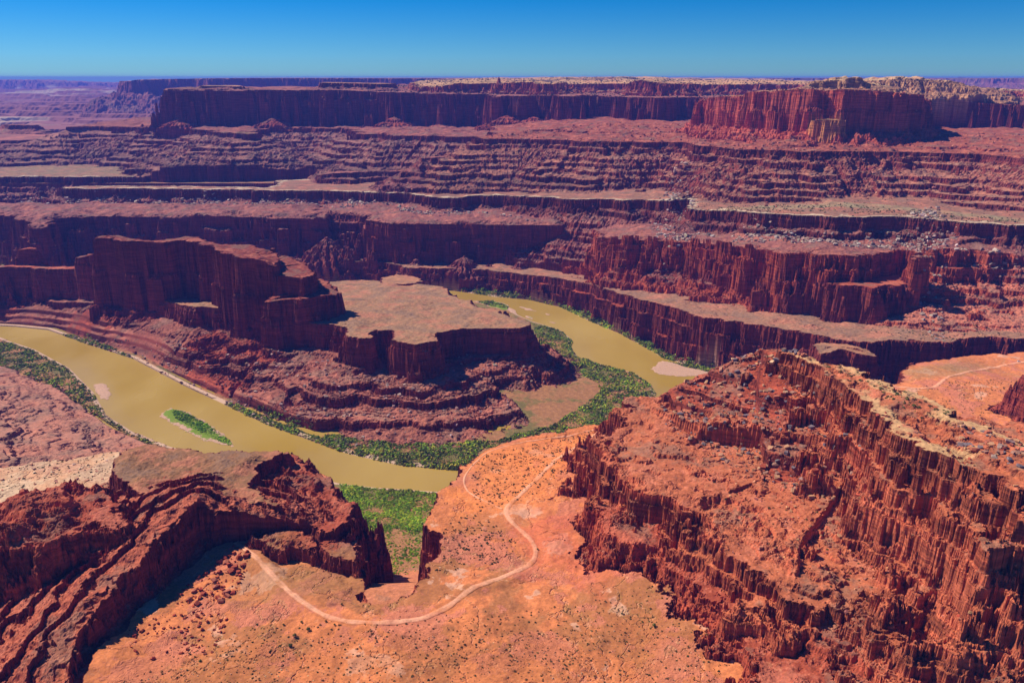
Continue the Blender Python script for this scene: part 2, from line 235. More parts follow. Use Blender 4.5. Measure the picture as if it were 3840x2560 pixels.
terrace('upper_plateau', 'mesa', 586, [('D',1585,322,4500),('D',1657,320,4400),('D',1823,311,4500),('D',1934,309,4450),('D',2050,311,4300),('D',2110,309,4300),('D',2120,316,4700),('D',2380,312,4600),('D',2400,300,4250),('D',2480,312,4150),('D',2570,312,4200),('D',2620,316,4500),('D',2880,316,4400),('D',3000,316,4400),('D',3250,318,3900),('D',3520,322,3700),('D',3560,345,3500),('D',3640,345,3500),('D',3700,330,3900),('D',3900,345,3900),('D',4100,345,3900),
    (W,4000,15000,600),(W,-600,15000,600),(W,-600,5200,590)], foot=552, wb=18, tal=.35, a=(26,16,9), blk=20, blkL=60, relief=6, reliefL=400, istr=.8, top=S(196,150,98), cliff=RED, talus=TAN, margin=240, cell=10, rise=.012, zcap=612)
terrace('right_mesa', 'mesa', 560, [('D',2620,370,3100),('D',2700,361,3003),('D',2790,359,2884),('D',2802,345,2874),('D',2850,340,2820),('D',2900,338,2766),('D',3000,334,2690),('D',3050,334,2658),('D',3100,338,2679),('D',3165,334,2614),('D',3314,341,2625),('D',3400,348,2647),('D',3469,352,2679),('D',3488,372,2766),
    ('D',3400,352,3079),('D',3100,346,3260),('D',2850,350,3310),('D',2650,368,3260)],
    foot=446, wb=26, steps=2, tal=.5, a=(9,7,3), blk=8, blkL=30, relief=2, strata=.4, istr=.8, top=TAN, cliff=S(176,84,60), talus=RED, margin=260, cell=4, rib=8)
terrace('lit_buttress', 'butte', 468, [('D',3035,452,2615),('D',3100,447,2575),('D',3166,450,2570),('D',3172,452,2635),('D',3040,452,2665)], foot=418, wb=9, tal=.6, a=(4,3,3), blk=6, margin=70, cell=2, top=CREAM, cliff=S(200,130,74), talus=RED)
terrace('dome', 'dome', 604, [('D',3032,318,2870),('D',3054,300,2880),('D',3140,296,2880),('D',3231,288,2880),('D',3262,312,2890),('D',3330,322,2870),('D',3330,320,3040),('D',3060,300,3090)], foot=578, wb=22, tal=.35, a=(5,4,3), blk=6, relief=4, reliefL=60, istr=.9, margin=90, cell=3, top=S(196,160,112), cliff=S(190,140,96), talus=TAN)
terrace('dome_back', 'dome', 610, [('D',3260,298,3300),('D',3400,293,3300),('D',3560,297,3300),('D',3600,312,3350),('D',3660,330,3350),('D',3640,325,3800),('D',3200,300,3800)], foot=580, wb=40, tal=.35, a=(14,9,5), blk=10, relief=6, istr=.9, margin=160, cell=6, top=S(196,160,112), cliff=S(190,140,96), talus=TAN)
terrace('distant_mesa', 'mesa', 600, [('D',452,306,8800),('D',500,300,8800),('D',620,297,9000),('D',800,294,9000),('D',1100,293,9200),('D',1500,294,9500),('D',1900,296,9800),(W,1500,14000,600),(W,-5500,15000,600)],
    foot=470, wb=60, tal=.45, a=(60,40,15), blk=30, blkL=200, top=TAN, cliff=DRED, talus=MAUVE, margin=1500, cell=40, rise=.0008, istr=0, strata=.6)
terrace('far_plateau', 'plateau', 606, [('D',1450,293,12000),('D',1900,293,12500),('D',2600,293,12000),('D',3500,294,12500),('D',3900,294,12000),('D',4200,294,12000),(W,26000,27000,608),(W,-3500,27000,608)], c=60, wb=60, tal=.2, a=(60,40,10), blk=0, relief=1, istr=0, strata=0, top=S(120,100,74), cliff=DRED, talus=MAUVE, margin=900, cell=80)
terrace('horizon_mesa', 'mesa', 540, [('D',-600,303,22000),('D',70,300,22000),('D',120,301,22000),('D',140,304,22000),('D',250,307,22000),('D',440,311,22500),('D',700,312,23000),('D',1200,311,23000),(W,8000,27500,500),(W,-26000,27500,500)], c=120, wb=800, tal=.12, a=(300,200,60), blk=0, margin=4000, cell=150, top=TAN, istr=0, strata=0, relief=8)
for t in TER:
    t['F'] = Field(t['P'], t['margin'], t['cell'])
print('fields', time.time()-T0)
# ridges: crest polyline, slopes left/right
RID = []
def ridge(name, L, left, right, reach, col, a=(3, 3, 2), istr=.6, cell=2, foot=None, ledge=0, blk=3):
    P = pts(150, L); RID.append(dict(name=name, P=P, left=left, right=right, reach=reach, col=col, a=a, istr=istr, foot=foot, ledge=ledge, blk=blk, F=Field(P, reach, cell, closed=False)))
ridge('slab_fin', [(805,1910,188),(735,1873,200),(650,1955,192),(564,2047,187),(520,2113,182),(448,2163,179),(354,2290,173),(277,2406,167),(262,2495,161),(245,2620,154)], .24, 3.6, 150, RED, a=(2,1.5,.7), foot=150, ledge=8., blk=.5, istr=.15)
ridge('boulder_crest', [(2930,1305,290),(2860,1310,282),(2700,1372,262),(2560,1440,240),(2490,1475,228)], .6, .38, 240, RED, foot=150, blk=2)
CONES = [ (165,868,2600,.8,62),(262,905,2570,.8,62),(455,905,2575,.8,62),(1225,885,2530,.8,62),(1740,956,2398,.8,62),(1000,902,2565,.8,62),(1560,970,2420,.7,62),(1950,978,2385,.7,62),  # talus cones below the big cliffs: u, v, D, slope
    (672,440,4110,.46,407),(1022,440,4110,.46,407),(800,505,4010,.46,390),(1080,478,4060,.46,390),(1480,436,4100,.46,407),(1590,478,4070,.46,390),(1670,470,4070,.46,390),(1900,430,3890,.46,400),(2000,436,3880,.46,400),(2100,440,3860,.46,400),(2140,452,3730,.46,390),(2310,465,3830,.46,380),(2425,455,3620,.46,385),(1330,500,4060,.46,385),(940,490,4060,.46,380)]
RIVER = pts(0, [(-500,1190),(0,1222),(60,1225),(180,1237),(330,1290),(500,1345),(700,1450),(850,1520),(1000,1590),(1150,1645),(1300,1700),(1500,1745),(1730,1764),(W,30,1215),(W,130,1290),(W,210,1390),(2459,1484),
    (2459,1475),(2442,1442),(2376,1397),(2265,1370),(2166,1337),(2138,1303),(2149,1276),(2100,1237),(1994,1204),(1945,1182),(1900,1158),(1800,1135),(1700,1122),(W,-260,2245),(W,-450,2275),(W,-800,2320),(W,-1250,2330),(W,-1250,2440),(W,-800,2420),(W,-450,2375),
    (1679,1086),(1851,1112),(1983,1123),(2100,1150),(2210,1203),(2321,1248),(2431,1308),(2487,1342),(2600,1375),(2680,1385),(W,460,1560),(W,350,1380),(W,250,1200),(W,80,1060),(1660,1845),(1400,1827),(1270,1812),(1200,1792),(1130,1742),(1050,1730),(W,-470,1180),(690,1690),(600,1662),(500,1620),(400,1558),(350,1470),(260,1380),(130,1310),(0,1267),(-500,1225)])
RF = Field(RIVER, 500, 4)
BARS = []   # low sand bars and the island: outline, height, green?
def bar(L, hgt, green): BARS.append((Field(pts(0, L), 20, 2), hgt, green))
bar([(600,1562),(605,1550),(640,1530),(690,1538),(760,1575),(830,1620),(870,1655),(882,1676),(840,1668),(760,1648),(700,1620),(650,1592)], 1.6, 1)
bar([(345,1440),(398,1438),(418,1475),(405,1500),(378,1496),(360,1470)], .7, 0)
bar([(520,1625),(560,1640),(600,1668),(570,1662)], .7, 0)
bar([(1775,1128),(1850,1128),(1905,1142),(1918,1158),(1890,1165),(1820,1148)], .9, 1)
bar([(2440,1384),(2480,1352),(2560,1362),(2700,1385),(2660,1408),(2540,1412),(2470,1404)], .8, 0)
bar([(1900,1150),(1925,1158),(1948,1180),(1915,1175)], .8, 0)
bar([(1943,1148),(1990,1156),(2008,1166),(1975,1164)], .7, 0)
bar([(2042,1172),(2070,1178),(2062,1184),(2044,1180)], .7, 0)
bar([(1972,1184),(2000,1190),(1996,1198),(1975,1192)], .7, 1)
bar([(2048,1202),(2090,1210),(2070,1214)], .6, 0)
ROADS = {
 'main': [(880,2036),(905,2055),(950,2090),(1010,2150),(1090,2235),(1160,2280),(1230,2318),(1300,2338),(1400,2342),(1500,2332),(1600,2310),(1680,2270),(1750,2210),(1800,2180),(1880,2150),(1960,2112),(2000,2085),(2012,2050),(1990,2010),(1950,1975),(1910,1940),(1892,1912),(1910,1892),(1960,1850),(2030,1780),(2090,1725),(2150,1680),(2200,1645),(2270,1605)],
 'spur': [(1888,1906),(1850,1888),(1800,1865),(1755,1838),(1737,1805),(1745,1780),(1775,1740),(1820,1700),(1870,1680),(1960,1655),(2060,1638),(2150,1625),(2230,1607)],
 'east': [(3330,1445),(3400,1456),(3470,1462),(3510,1455),(3535,1435),(3570,1412),(3640,1390),(3740,1366),(3830,1358),(4000,1356)]}
ROADP = {k: pts(z_b, v) for k, v in ROADS.items()}
RDF = [Field(p, 40, 3, closed=False) for p in ROADP.values()]
GULLY = pts(z_b, [(2560,752),(2590,800),(3400,830)])
# colour zones on the bench: polygon, colour, soft edge, strength
ZONES = []
def zone(z, L, col, soft, k): ZONES.append((Field(pts(z, L), soft*2+4, 3), col, soft, k))
zone(150, [(-200,1700),(60,1690),(330,1700),(450,1680),(470,1740),(440,1800),(380,1900),(200,1900),(0,1960),(-300,1950)], S(196,168,132), 10, .8)
zone(150, [(880,2060),(1000,2050),(1370,2120),(1380,2240),(1200,2260),(1000,2280),(860,2260)], S(150,104,62), 14, .6)
zone(150, [(400,2480),(900,2430),(1500,2400),(1900,2380),(2500,2330),(2620,2450),(2500,2620),(200,2660)], S(176,104,58), 40, .7)
zone(150, [(1900,1950),(2250,1900),(2230,2000),(2350,2060),(2500,2120),(2300,2200),(2000,2120)], S(196,98,66), 20, .7)
zone(150, [(1740,1700),(2250,1600),(2180,1750),(1950,1900),(1700,1950)], S(222,128,66), 20, .8)
zone(142, [(3400,1360),(3640,1340),(3760,1340),(3650,1380),(3480,1420),(3400,1420)], S(150,118,76), 10, .7)
zone(z_w, [(2640,788),(2900,790),(3400,800),(3840,835),(3840,820),(3300,790),(2900,778)], S(150,138,98), 12, .6)
zone(z_w, [(0,612),(600,625),(1100,620),(1180,640),(900,655),(0,655)], S(132,112,72), 60, .7)
print('setup', time.time()-T0)
SLIDE = pts(395, [(2700,540,430),(2640,640,360),(2560,760,290)])
SLF = Field(SLIDE, 120, 4, closed=False)
PARENT = {'grey_hill': 'foreground_bench', 'spur_rocks': 'foreground_bench', 'spur_ledge': 'foreground_bench', 'blocky_butte': 'foreground_bench', 'caprock_ridge': 'foreground_bench', 'toe_ledges': 'foreground_bench', 'toe_knobs': 'foreground_bench',
 'back_rise': 'peninsula', 'knob': 'left_wall', 'fin_middle': 'peninsula', 'fin_end': 'peninsula', 'mid_butte': 'river_bench', 'right_butte': 'river_bench', 'right_butte_apron': 'river_bench', 'left_cliffs': 'river_bench', 'centre_recess': 'river_bench',
 'right_cliffs': 'river_bench', 'right_step': 'river_bench', 'sand_flat': 'river_bench', 'white_rim': 'river_bench', 'right_ridge': 'white_rim', 'ridge_nose_upper': 'white_rim', 'ridge_nose_lower': 'white_rim', 'left_slopes': 'white_rim', 'left_slopes_low': 'white_rim'}
# ---------------------------------------------------------------- the height function
def heights(x, y):
    n = x.size
    r = np.hypot(x, y)
    dr, = RF.look(x, y, ['D']); inR = RF.mask(x, y); dr = np.where(inR, dr, -500.)
    fz = r > 4600; L1 = np.where(fz, 5200., 900.); L2 = np.where(fz, 2300., 260.); L3 = np.where(r < 1900, 95., np.where(fz, 1300., 260.))
    w1 = samp(NT, x/L1, y/L1, 1); w2 = samp(NT, x/L2, y/L2, 1, .3); w3 = samp(NT, x/L3, y/L3, 1, np.where(r < 1900, .7, .45))
    ws = samp(NT3, x, y, 420, .15); L4 = np.where(r < 1900, 150., 320.); w3w = samp(NT3, x/L4, y/L4, 1, .31)*1.2
    fb = samp(NT3, x, y, 700, .1, .4)
    h = 3.0+.8*w2*.3+np.clip((-dr-70)*.1, 0, 30)
    h = np.where(dr > 0, -np.minimum(4, dr*.3)-.3, h)
    h = np.where((dr <= 0) & (dr > -8), np.minimum(h, .3+(-dr)*.3), h)
    barg = np.full(n, -1, np.int8); hb = np.zeros(n)
    for F, hg, gr in BARS:
        m = F.mask(x, y)
        if m.any():
            ix = np.nonzero(m)[0]; d, = F.look(x[ix], y[ix], ['D']); d = d+1.5*w3[ix]; k = d > 0; j = ix[k]
            hb[j] = .15+np.minimum(d[k]*.12, hg); barg[j] = np.where(gr & (d[k] > 7+3*w2[j]), 1, 0)
    # plains beyond the white rim
    far = y > 3300
    q = samp(NT3, x/2.2, y, 8000, .2, .6)*45+262+(y-4000)*.006
    q = 200+np.floor((q-200)/30)*30+30*sstep(.72, .98, ((q-200)/30) % 1)
    h = np.where(far, np.maximum(h, np.where(y > 5200, q, 200)), h)
    OUT = {}
    wid = np.zeros(n, np.int16); zone_ = np.zeros(n, np.int8)       # 0 top, 1 cliff, 2 talus
    s_in = np.zeros(n, np.float32); din = np.full(n, 0., np.float32)
    for i, t in enumerate(TER, 1):
        F = t['F']; m = F.mask(x, y)
        if not m.any(): continue
        ix = np.nonzero(m)[0]; X, Y = x[ix], y[ix]
        d, = F.look(X, Y, ['D'])
        mx = t['margin']
        k = d > -mx*.98; ix, X, Y = ix[k], X[k], Y[k]
        d, NX, NY, NZ = F.look(X, Y, ['D', 'NX', 'NY', 'NZ'])
        zf = t['z']
        if callable(zf): NZ = np.where(d > 0, zf(Y), np.minimum(zf(Y)+12, NZ))
        a1, a2, a3 = t['a']
        fade = sstep(60, 8, np.abs(d))                       # fine joints near the lip and on the face only
        warp = a1*w1[ix]*.8+a2*w2[ix]*.7+a3*.6*w3w[ix]
        q0 = np.clip(-(d+warp)/t['wb'], 0, 1.2); lay = np.floor(q0*max(t['steps'], 1)*1.9+.3*w1[ix])
        warp += t['blk']*.18*near(CV, X+w3w[ix]*3, Y+w2[ix]*1.5, t['blkL']*40)*fade
        warp += t['blk']*.46*near(CV, X+w3w[ix]*3+lay*37.7, Y+w2[ix]*1.2+lay*91.3, t['blkL']*40)*fade
        warp += t['blk']*.22*near(CV, X+lay*17.7, Y+lay*29.1, t['blkL']*16, .37)*fade*(r[ix] < 1900)
        crack = samp(CED, X, Y, t['blkL']*40)
        warp -= t['blk']*.35*np.clip(.18-crack, 0, .18)/.18*fade
        o = np.maximum(-(d+warp), 0)                          # metres outside the lip
        foot = t['foot']; c = t['c'] if foot is None else np.maximum(NZ-foot, 2)
        if callable(zf) and foot is not None: c = np.maximum(zf(Y)-np.minimum(foot, zf(Y)-4), 3)
        wb = t['wb']*(1+.25*w2[ix])
        q1 = np.clip(o/wb, 0, 1)
        face = q1+.05*np.sin(q1*19+w1[ix]*4)*np.minimum(q1, 1-q1)*2
        if t['steps']:
            kk = q1*t['steps']+.45*w1[ix]*np.minimum(q1, 1-q1)*2; fl = np.floor(kk); st_ = (fl+sstep(.0, .4, kk-fl))/t['steps']
            face = np.where(q1 < 1, np.clip(face*.18+st_*.82, 0, 1), 1)
        rib = t['rib']*(np.abs(samp(NT, NX, NY, 420, .15))-.6)*sstep(0, 60, o-wb)+t['rib']*.35*(np.abs(w3w[ix])-.6)*sstep(0, 30, o-wb)
        tl = (t['tal'] if t['talf'] is None else t['talf'](NX, NY))*np.maximum(o-wb, 0)
        OUT[t['name']] = np.full(n, 500., np.float32); OUT[t['name']][ix] = o
        hh = NZ-c*face-tl-rib
        pa = PARENT.get(t['name'])
        if pa is not None:
            op = OUT[pa][ix] if pa in OUT else np.full(ix.size, 500.); hh = hh-np.minimum(op, 400)*12*(o > wb)
        di = np.maximum(d+warp, 0)
        up = t['rise']*di
        if t['zcap'] is not None: up = np.minimum(up, np.maximum(t['zcap']-NZ, 0))
        rel = t['relief']*(samp(NT3, X, Y, t['reliefL']*4, .5)*.8+t['rw']*w3[ix])*sstep(0, 25, di)
        hh = np.where(o > 0, hh, NZ+up+rel)
        g = hh > h[ix]
        j = ix[g]; h[j] = hh[g]; wid[j] = i
        zone_[j] = np.where(o[g] <= 0, 0, np.where(o[g] < wb[g]*1.05, 1, 2))
        s_in[j] = np.where(o[g] <= 0, t['istr'], np.where(o[g] < wb[g], t['strata']*.8, t['strata']*(.75+.5*sstep(-.5, .8, w1[j]))))
        din[j] = di[g]
    for i, t in enumerate(RID):
        F = t['F']; ix = np.nonzero(F.mask(x, y))[0]
        if not ix.size: continue
        X, Y = x[ix], y[ix]
        d, du, NX, NY, NZ = F.look(X, Y, ['D', 'DU', 'NX', 'NY', 'NZ'])
        d = np.where(d > 0, du, -du)+t['a'][0]*w1[ix]*.5+t['a'][1]*w2[ix]*.5+t['a'][2]*.5*w3[ix]+t['blk']*.6*near(CV, X, Y, 400)
        dl = np.maximum(-d, 0); dr_ = np.maximum(d, 0)          # positive cross product side = left of travel
        # crest runs away from the peak toward the camera: its east side has d<0 or >0 depending on travel
        east, west = (d > 0, d <= 0) if t['name'] == 'slab_fin' else (d > 0, d <= 0)
        de = np.abs(d)
        drop = np.where(d > 0, de*t['right'], de*t['left'])
        if t['ledge']:
            lay = np.floor(np.abs(d)*.35+w1[ix]); d = np.where(d > 0, d+3.2*near(CV, X+lay*37.7, Y+lay*91.3, 420)+1.8*near(CV, X+lay*17., Y, 170)+1.5*w3[ix], d); d = np.where(d > 0, np.maximum(d, .1), d)
            drop = np.where(d > 0, d*t['right'], de*t['left']); drop = np.where(d > 0, drop*.5+.5*7*(np.floor(drop/7)+sstep(0, .5, drop/7 % 1)), drop)
            NZ = NZ+2.2*near(CV, X, Y, 300)*sstep(18, 3, de)
        if t['name'] == 'boulder_crest': drop = drop+1.2*np.hypot(NX-t['P'][-1, 0], NY-t['P'][-1, 1]).clip(0, 0)+np.where(np.hypot(NX-t['P'][-1, 0], NY-t['P'][-1, 1]) < 6, de*1.2, 0)
        if t['ledge']:
            k = de/23.+.22*w2[ix]+.25*w1[ix]
            drop = np.where(d > 0, drop, de*t['left']+t['ledge']*((k % 1)-sstep(.0, .12, k % 1))*sstep(6, 20, de))
            drop = np.where(d > 0, np.minimum(drop, (NZ-t['foot'])*.86+de*.35), drop)
        hh = NZ-drop+.5*w3[ix]
        hh = np.where(de > t['reach']*.93, -50, hh)
        g = hh > h[ix]; j = ix[g]; h[j] = hh[g]; wid[j] = 100+i; zone_[j] = np.where(d[g] > 0, 1, 0); s_in[j] = t['istr']; din[j] = de[g]
    for (u, v, D, sl, zb) in CONES:
        cx, cy, cz = at(u, v, D=D)
        R = (cz-zb+25)/sl
        ix = np.nonzero((np.abs(x-cx) < R) & (np.abs(y-cy) < R))[0]
        dd = np.hypot(x[ix]-cx, (y[ix]-cy)); an = np.arctan2(y[ix]-cy, x[ix]-cx)
        hh = cz-sl*dd*(1+.12*np.sin(an*9+w1[ix]*3)+.08*np.sin(an*23))+1.5*w3[ix]
        g = hh > h[ix]; j = ix[g]; h[j] = hh[g]; wid[j] = 120 if zb > 300 else 19; zone_[j] = 2; s_in[j] = .35
    # the river keeps its bed and low banks
    near_b = np.isin(wid, BANKED)
    cap = 2.5+np.maximum(-dr-16, 0)*1.1
    lowb = near_b & (h > cap) & (dr <= 0) & ((zone_ == 2) | (wid == 3)); h = np.where(lowb, cap, h); zone_ = np.where(lowb, 2, zone_).astype(np.int8); wid = np.where(lowb & (dr > -18), 0, wid).astype(np.int16)
    bed = (dr > 0) & (barg < 0); h = np.where(bed, -np.minimum(4, dr*.3)-.3, h); wid = np.where(dr > 0, 0, wid).astype(np.int16); zone_ = np.where(dr > 0, 0, zone_).astype(np.int8); s_in = np.where(dr > -14, 0, s_in)
    b_ = barg >= 0; h = np.where(b_, hb, h); wid = np.where(b_, 0, wid).astype(np.int16); zone_ = np.where(b_, 0, zone_).astype(np.int8); s_in = np.where(b_, 0, s_in)
    # stratified ledges
    land = (dr < -14)
    dip = 150-z_b(y)
    ww = 1-sstep(150, 400, h)
    wob = np.where(r > 1900, .35, .6); s = h+dip*ww*.9+wob*(1.6*ws+.4*w2+.9*w1)
    r1 = np.interp(s, *ST1)-s; r2 = np.interp(s, *ST2)-s
    amp = s_in*land*np.clip(.75+.45*samp(NT, x, y, 1500, .8), .15, 1.2)
    sd = np.where(SLF.mask(x, y), np.abs(SLF.look(x, y, ['D'])[0]), 99.); amp = amp*sstep(15, 50, sd+10*w2)
    rd = np.full(n, 99.)
    for f in RDF:
        m = f.mask(x, y); rd[m] = np.minimum(rd[m], np.abs(f.look(x[m], y[m], ['D'])[0]))
    flat = sstep(5, 16, rd)
    amp = amp*(.15+.85*flat)
    h = h+amp*(r1*np.where(zone_ == 0, .35, .95)+r2*np.where(r > 1900, .25, .8))
    bn = (wid == 1) & (zone_ == 0) & (y < 1250)
    if bn.any():
        j = np.nonzero(bn)[0]; X, Y = x[j], y[j]; nr_ = sstep(850, 680, Y)
        hill = np.abs(samp(NT3, X, Y, 430, .22, .7)); p2 = samp(NT, X, Y, 430, .13, .5); g = samp(NT3, X, Y, 520, .35)
        wsh = np.abs(samp(NT3, X, Y, 330, .6, .2))
        st_ = (g*7+.15*p2) % 1
        hill = samp(NT3, X, Y, 900, .22, .7)
        dh = nr_*hill*2.5+sstep(.0, .15, st_)*(1-st_)*.4*sstep(.1, .6, p2)-.7*sstep(.1, .02, wsh)
        h[j] += dh*flat[j]
    # grain
    far_s = np.clip(r/900, 1, 3)
    rough = np.choose(zone_, [.05, .2, .2])*np.where(r > 1900, .5, 1)
    h = h+rough*flat*(.6*w3+.25*samp(NT2, x, y, 60, .11)*np.clip(1400/r, 0, 1))*land
    # knobby slickrock lumps in the near rocks
    lum = np.where(r < 1400, 1., .0)*np.where(np.isin(wid, KNOB), 1., 0)
    h = h+lum*(1-np.clip(samp(CF1, x+2*w3, y+2*w2, 560), 0, 1)**2)*2.6*sstep(-.4, .8, w1+w2*.5)
    return h, wid, zone_, s_in, din, dr, rd, (w1, w2, w3, barg)
BANKED = [i for i, t in enumerate(TER, 1) if t['name'] in ('peninsula', 'fin', 'left_wall', 'near_slope', 'grey_hill', 'spur_rocks', 'foreground_bench')]
KNOB = [i for i, t in enumerate(TER, 1) if t['name'] in ('blocky_butte', 'toe_ledges', 'toe_knobs', 'spur_rocks', 'spur_ledge')]
# ---------------------------------------------------------------- polar grid
Q = 1.0            # grid quality
NA = int(1300*Q)
def rstep(r): return float(np.interp(r, [330, 700, 1300, 2100, 3000, 4600, 9000, 40000], [.8, .85, 1.05, 1.3, 2.4, 4.5, 20, 260]))/Q
rs = [335.]
while rs[-1] < 26500: rs.append(rs[-1]+rstep(rs[-1]))
rs = np.array(rs); NR = len(rs)
az = np.linspace(math.radians(-42.5), math.radians(42.5), NA)
print('grid', NA, NR, NA*NR)
H = np.empty((NR, NA), np.float32); COL = np.empty((NR, NA, 3), np.float32); WID = np.empty((NR, NA), np.int16); ZN = np.empty((NR, NA), np.int8)
def mix(a, b, t): return a*(1-t[:, None])+b*t[:, None]
TOPC = np.array([BROWN]+[t['top'] for t in TER]); CLC = np.array([DRED]+[t['cliff'] for t in TER]); TAC = np.array([RED]+[t['talus'] for t in TER])
CAPI = {i: np.array(t['capc']) for i, t in enumerate(TER, 1) if t['capc'] is not None}
BANDS = (np.random.default_rng(3).random(4000)*2-1)
def colours(x, y, h, wid, zn, din, dr, rd, w, slope):
    w1, w2, w3, barg = w
    i0 = np.where(wid < 100, wid, 0)
    top, cl, ta = TOPC[i0], CLC[i0], TAC[i0]
    m = wid >= 100; top = np.where(m[:, None], np.array(S(176,92,62)), top); ta = np.where(m[:, None], np.array(RED), ta); cl = np.where(m[:, None], np.array(DRED), cl)
    rr_ = np.hypot(x, y); Lc = np.where(rr_ > 4600, 2400., 380.); n1 = samp(NT, x/Lc, y/Lc, 1, .61); Lc = np.where(rr_ > 4600, 900., np.where(rr_ > 2000, 200., 60.)); n2 = samp(NT2, x/Lc, y/Lc, 1, .21); n3 = samp(NT3, x, y, 1600, .4)
    flatc = mix(top, np.array(GREY)*.95, np.clip(sstep(.2, 1.6, n1)*.55, 0, 1))
    flatc = mix(flatc, np.array(PINK), sstep(.1, 1.6, -n1+.4*n2)*.5)
    flatc = flatc*(1+.10*n2[:, None])
    tal = mix(ta, np.array(GREY), sstep(-.2, 1.3, n1+.5*w1)*.55)
    tal = tal*(1+.14*n2[:, None]+.06*w3[:, None])
    s = h+(150-z_b(y))*.9*(1-sstep(150, 400, h))+.8*w2+.4*w3
    b = np.interp(s*.3+200, np.arange(4000), BANDS)*.9+np.interp(s*.08+900, np.arange(4000), BANDS)*.8+np.where(rr_ < 1500, np.interp(s*.8+1900, np.arange(4000), BANDS)*.5, 0)
    clf = cl*(1+.3*b[:, None]+.08*w3[:, None])
    steep = sstep(.75, 1.3, slope)
    c = np.where((zn == 0)[:, None], flatc, tal*(1+.2*b[:, None]))
    c = mix(c, clf, steep)
    bn = (wid == 1) & (zn == 0)
    if bn.any():
        j = np.nonzero(bn)[0]; X, Y = x[j], y[j]
        p1 = samp(NT, X, Y, 700, .77); p2 = samp(NT, X, Y, 430, .13, .5); f = samp(NT2, X, Y, 90, .4); g = samp(NT3, X, Y, 520, .35)
        cc = np.tile(np.array(ORANGE), (len(j), 1))*(1+.10*f[:, None])
        near_ = sstep(820, 700, Y)
        cc = mix(cc, np.array(S(160,102,60)), sstep(-.1, .6, p1+.08*f)*(.3+.5*near_))
        cc = mix(cc, np.array(S(196,116,88)), sstep(.4, .7, p2+.04*f)*.7)
        st_ = (g*7+.15*p2) % 1
        line = sstep(.0, .08, st_)*sstep(.26, .12, st_)*sstep(.1, .6, p2+.2*p1)
        cc = mix(cc, np.array(S(150,80,60)), line*.4)
        cc = mix(cc, np.array(S(212,160,128)), sstep(1.5, 1.75, -p2+.06*f)*.7)
        wash = sstep(.06, .015, np.abs(samp(NT3, X, Y, 330, .6, .2)+.05*f))
        cc = mix(cc, np.array(S(218,150,112)), wash*.7)
        cc = mix(cc, np.array(S(120,112,50)), sstep(.10, .05, np.abs(np.abs(samp(NT3, X, Y, 330, .6, .2))-.1))*sstep(.2, .9, f+p1)*.3)
        c[j] = cc
        c = np.where(bn[:, None], mix(c, clf, steep), c)
    for k, cc in CAPI.items():
        mm = (wid == k) & (zn == 0)
        cw = np.where(k == CAPK, 22., 16.)
        kk = np.where(mm, sstep(cw*1.3, cw*.6, din+5*w2)*.85, 0)*np.where(k == CAPK, sstep(-.6, .5, w1+.3), 1)
        c = mix(c, cc*(1+.1*n2[:, None]), kk*(1-steep))
    # green-brown plains and pale plains far off
    far = (y > 4300) & (wid == 0)
    c = np.where(far[:, None], mix(np.tile(np.array(MAUVE), (x.size, 1)), np.array(PALE), sstep(.5, 1.1, samp(NT3, x/3, y, 4200, .4))*.8), c)
    for F, cc, soft, k in ZONES:
        mm = F.mask(x, y) & (zn == 0) & (slope < 1)
        if mm.any():
            j = np.nonzero(mm)[0]; d, = F.look(x[j], y[j], ['D'])
            c[j] = mix(c[j], np.array(cc)*(1+.12*n2[j][:, None]), sstep(-soft, soft, d+soft*.5*w2[j])*k*(.65+.35*np.clip(n1[j]*.6+.5, 0, 1)))
    # banks
    bank = (wid == 0) & (y < 3300)
    bc = mix(np.tile(np.array(S(160,110,70)), (x.size, 1)), np.array(OLIVE), sstep(-.4, .6, w1))
    c = np.where(bank[:, None], bc*(1+.12*n2[:, None]), c)
    sand = bank & (dr > -9)
    c = np.where(sand[:, None], np.array(S(196,160,130)), c)
    c = np.where((barg == 0)[:, None], np.array(S(186,146,118)), c); c = np.where((barg == 1)[:, None], np.array(S(110,130,30)), c)
    # drainages on the bench: thin pale and green threads
    vein = sstep(.07, .0, np.abs(samp(NT3, x, y, 420, .9)+.15*w3))*(zn == 0)*(slope < .6)
    c = mix(c, np.array(S(216,150,108)), vein*.35)
    return np.clip(c, .004, .9)
CAPK = [i for i, t in enumerate(TER, 1) if t['name'] == 'caprock_ridge'][0]
CH = 110
for a in range(0, NR, CH):
    b = min(NR, a+CH)
    a0, b0 = max(0, a-1), min(NR, b+1)
    R_, A_ = np.meshgrid(rs[a0:b0], az, indexing='ij')
    X = (R_*np.sin(A_)).ravel(); Y = (R_*np.cos(A_)).ravel()
    h, wid, zn, s_in, din, dr, rd, w = heights(X, Y)
    hh = h.reshape(R_.shape)
    gr = np.gradient(hh, rs[a0:b0], axis=0); ga = np.gradient(hh, az, axis=1)/R_
    slope = np.hypot(gr, ga).ravel()
    c = colours(X, Y, h, wid, zn, din, dr, rd, w, slope).reshape(R_.shape+(3,))
    k0 = a-a0; k1 = k0+(b-a)
    H[a:b] = hh[k0:k1]; COL[a:b] = c[k0:k1]; WID[a:b] = wid.reshape(R_.shape)[k0:k1]; ZN[a:b] = zn.reshape(R_.shape)[k0:k1]
print('heights', time.time()-T0)
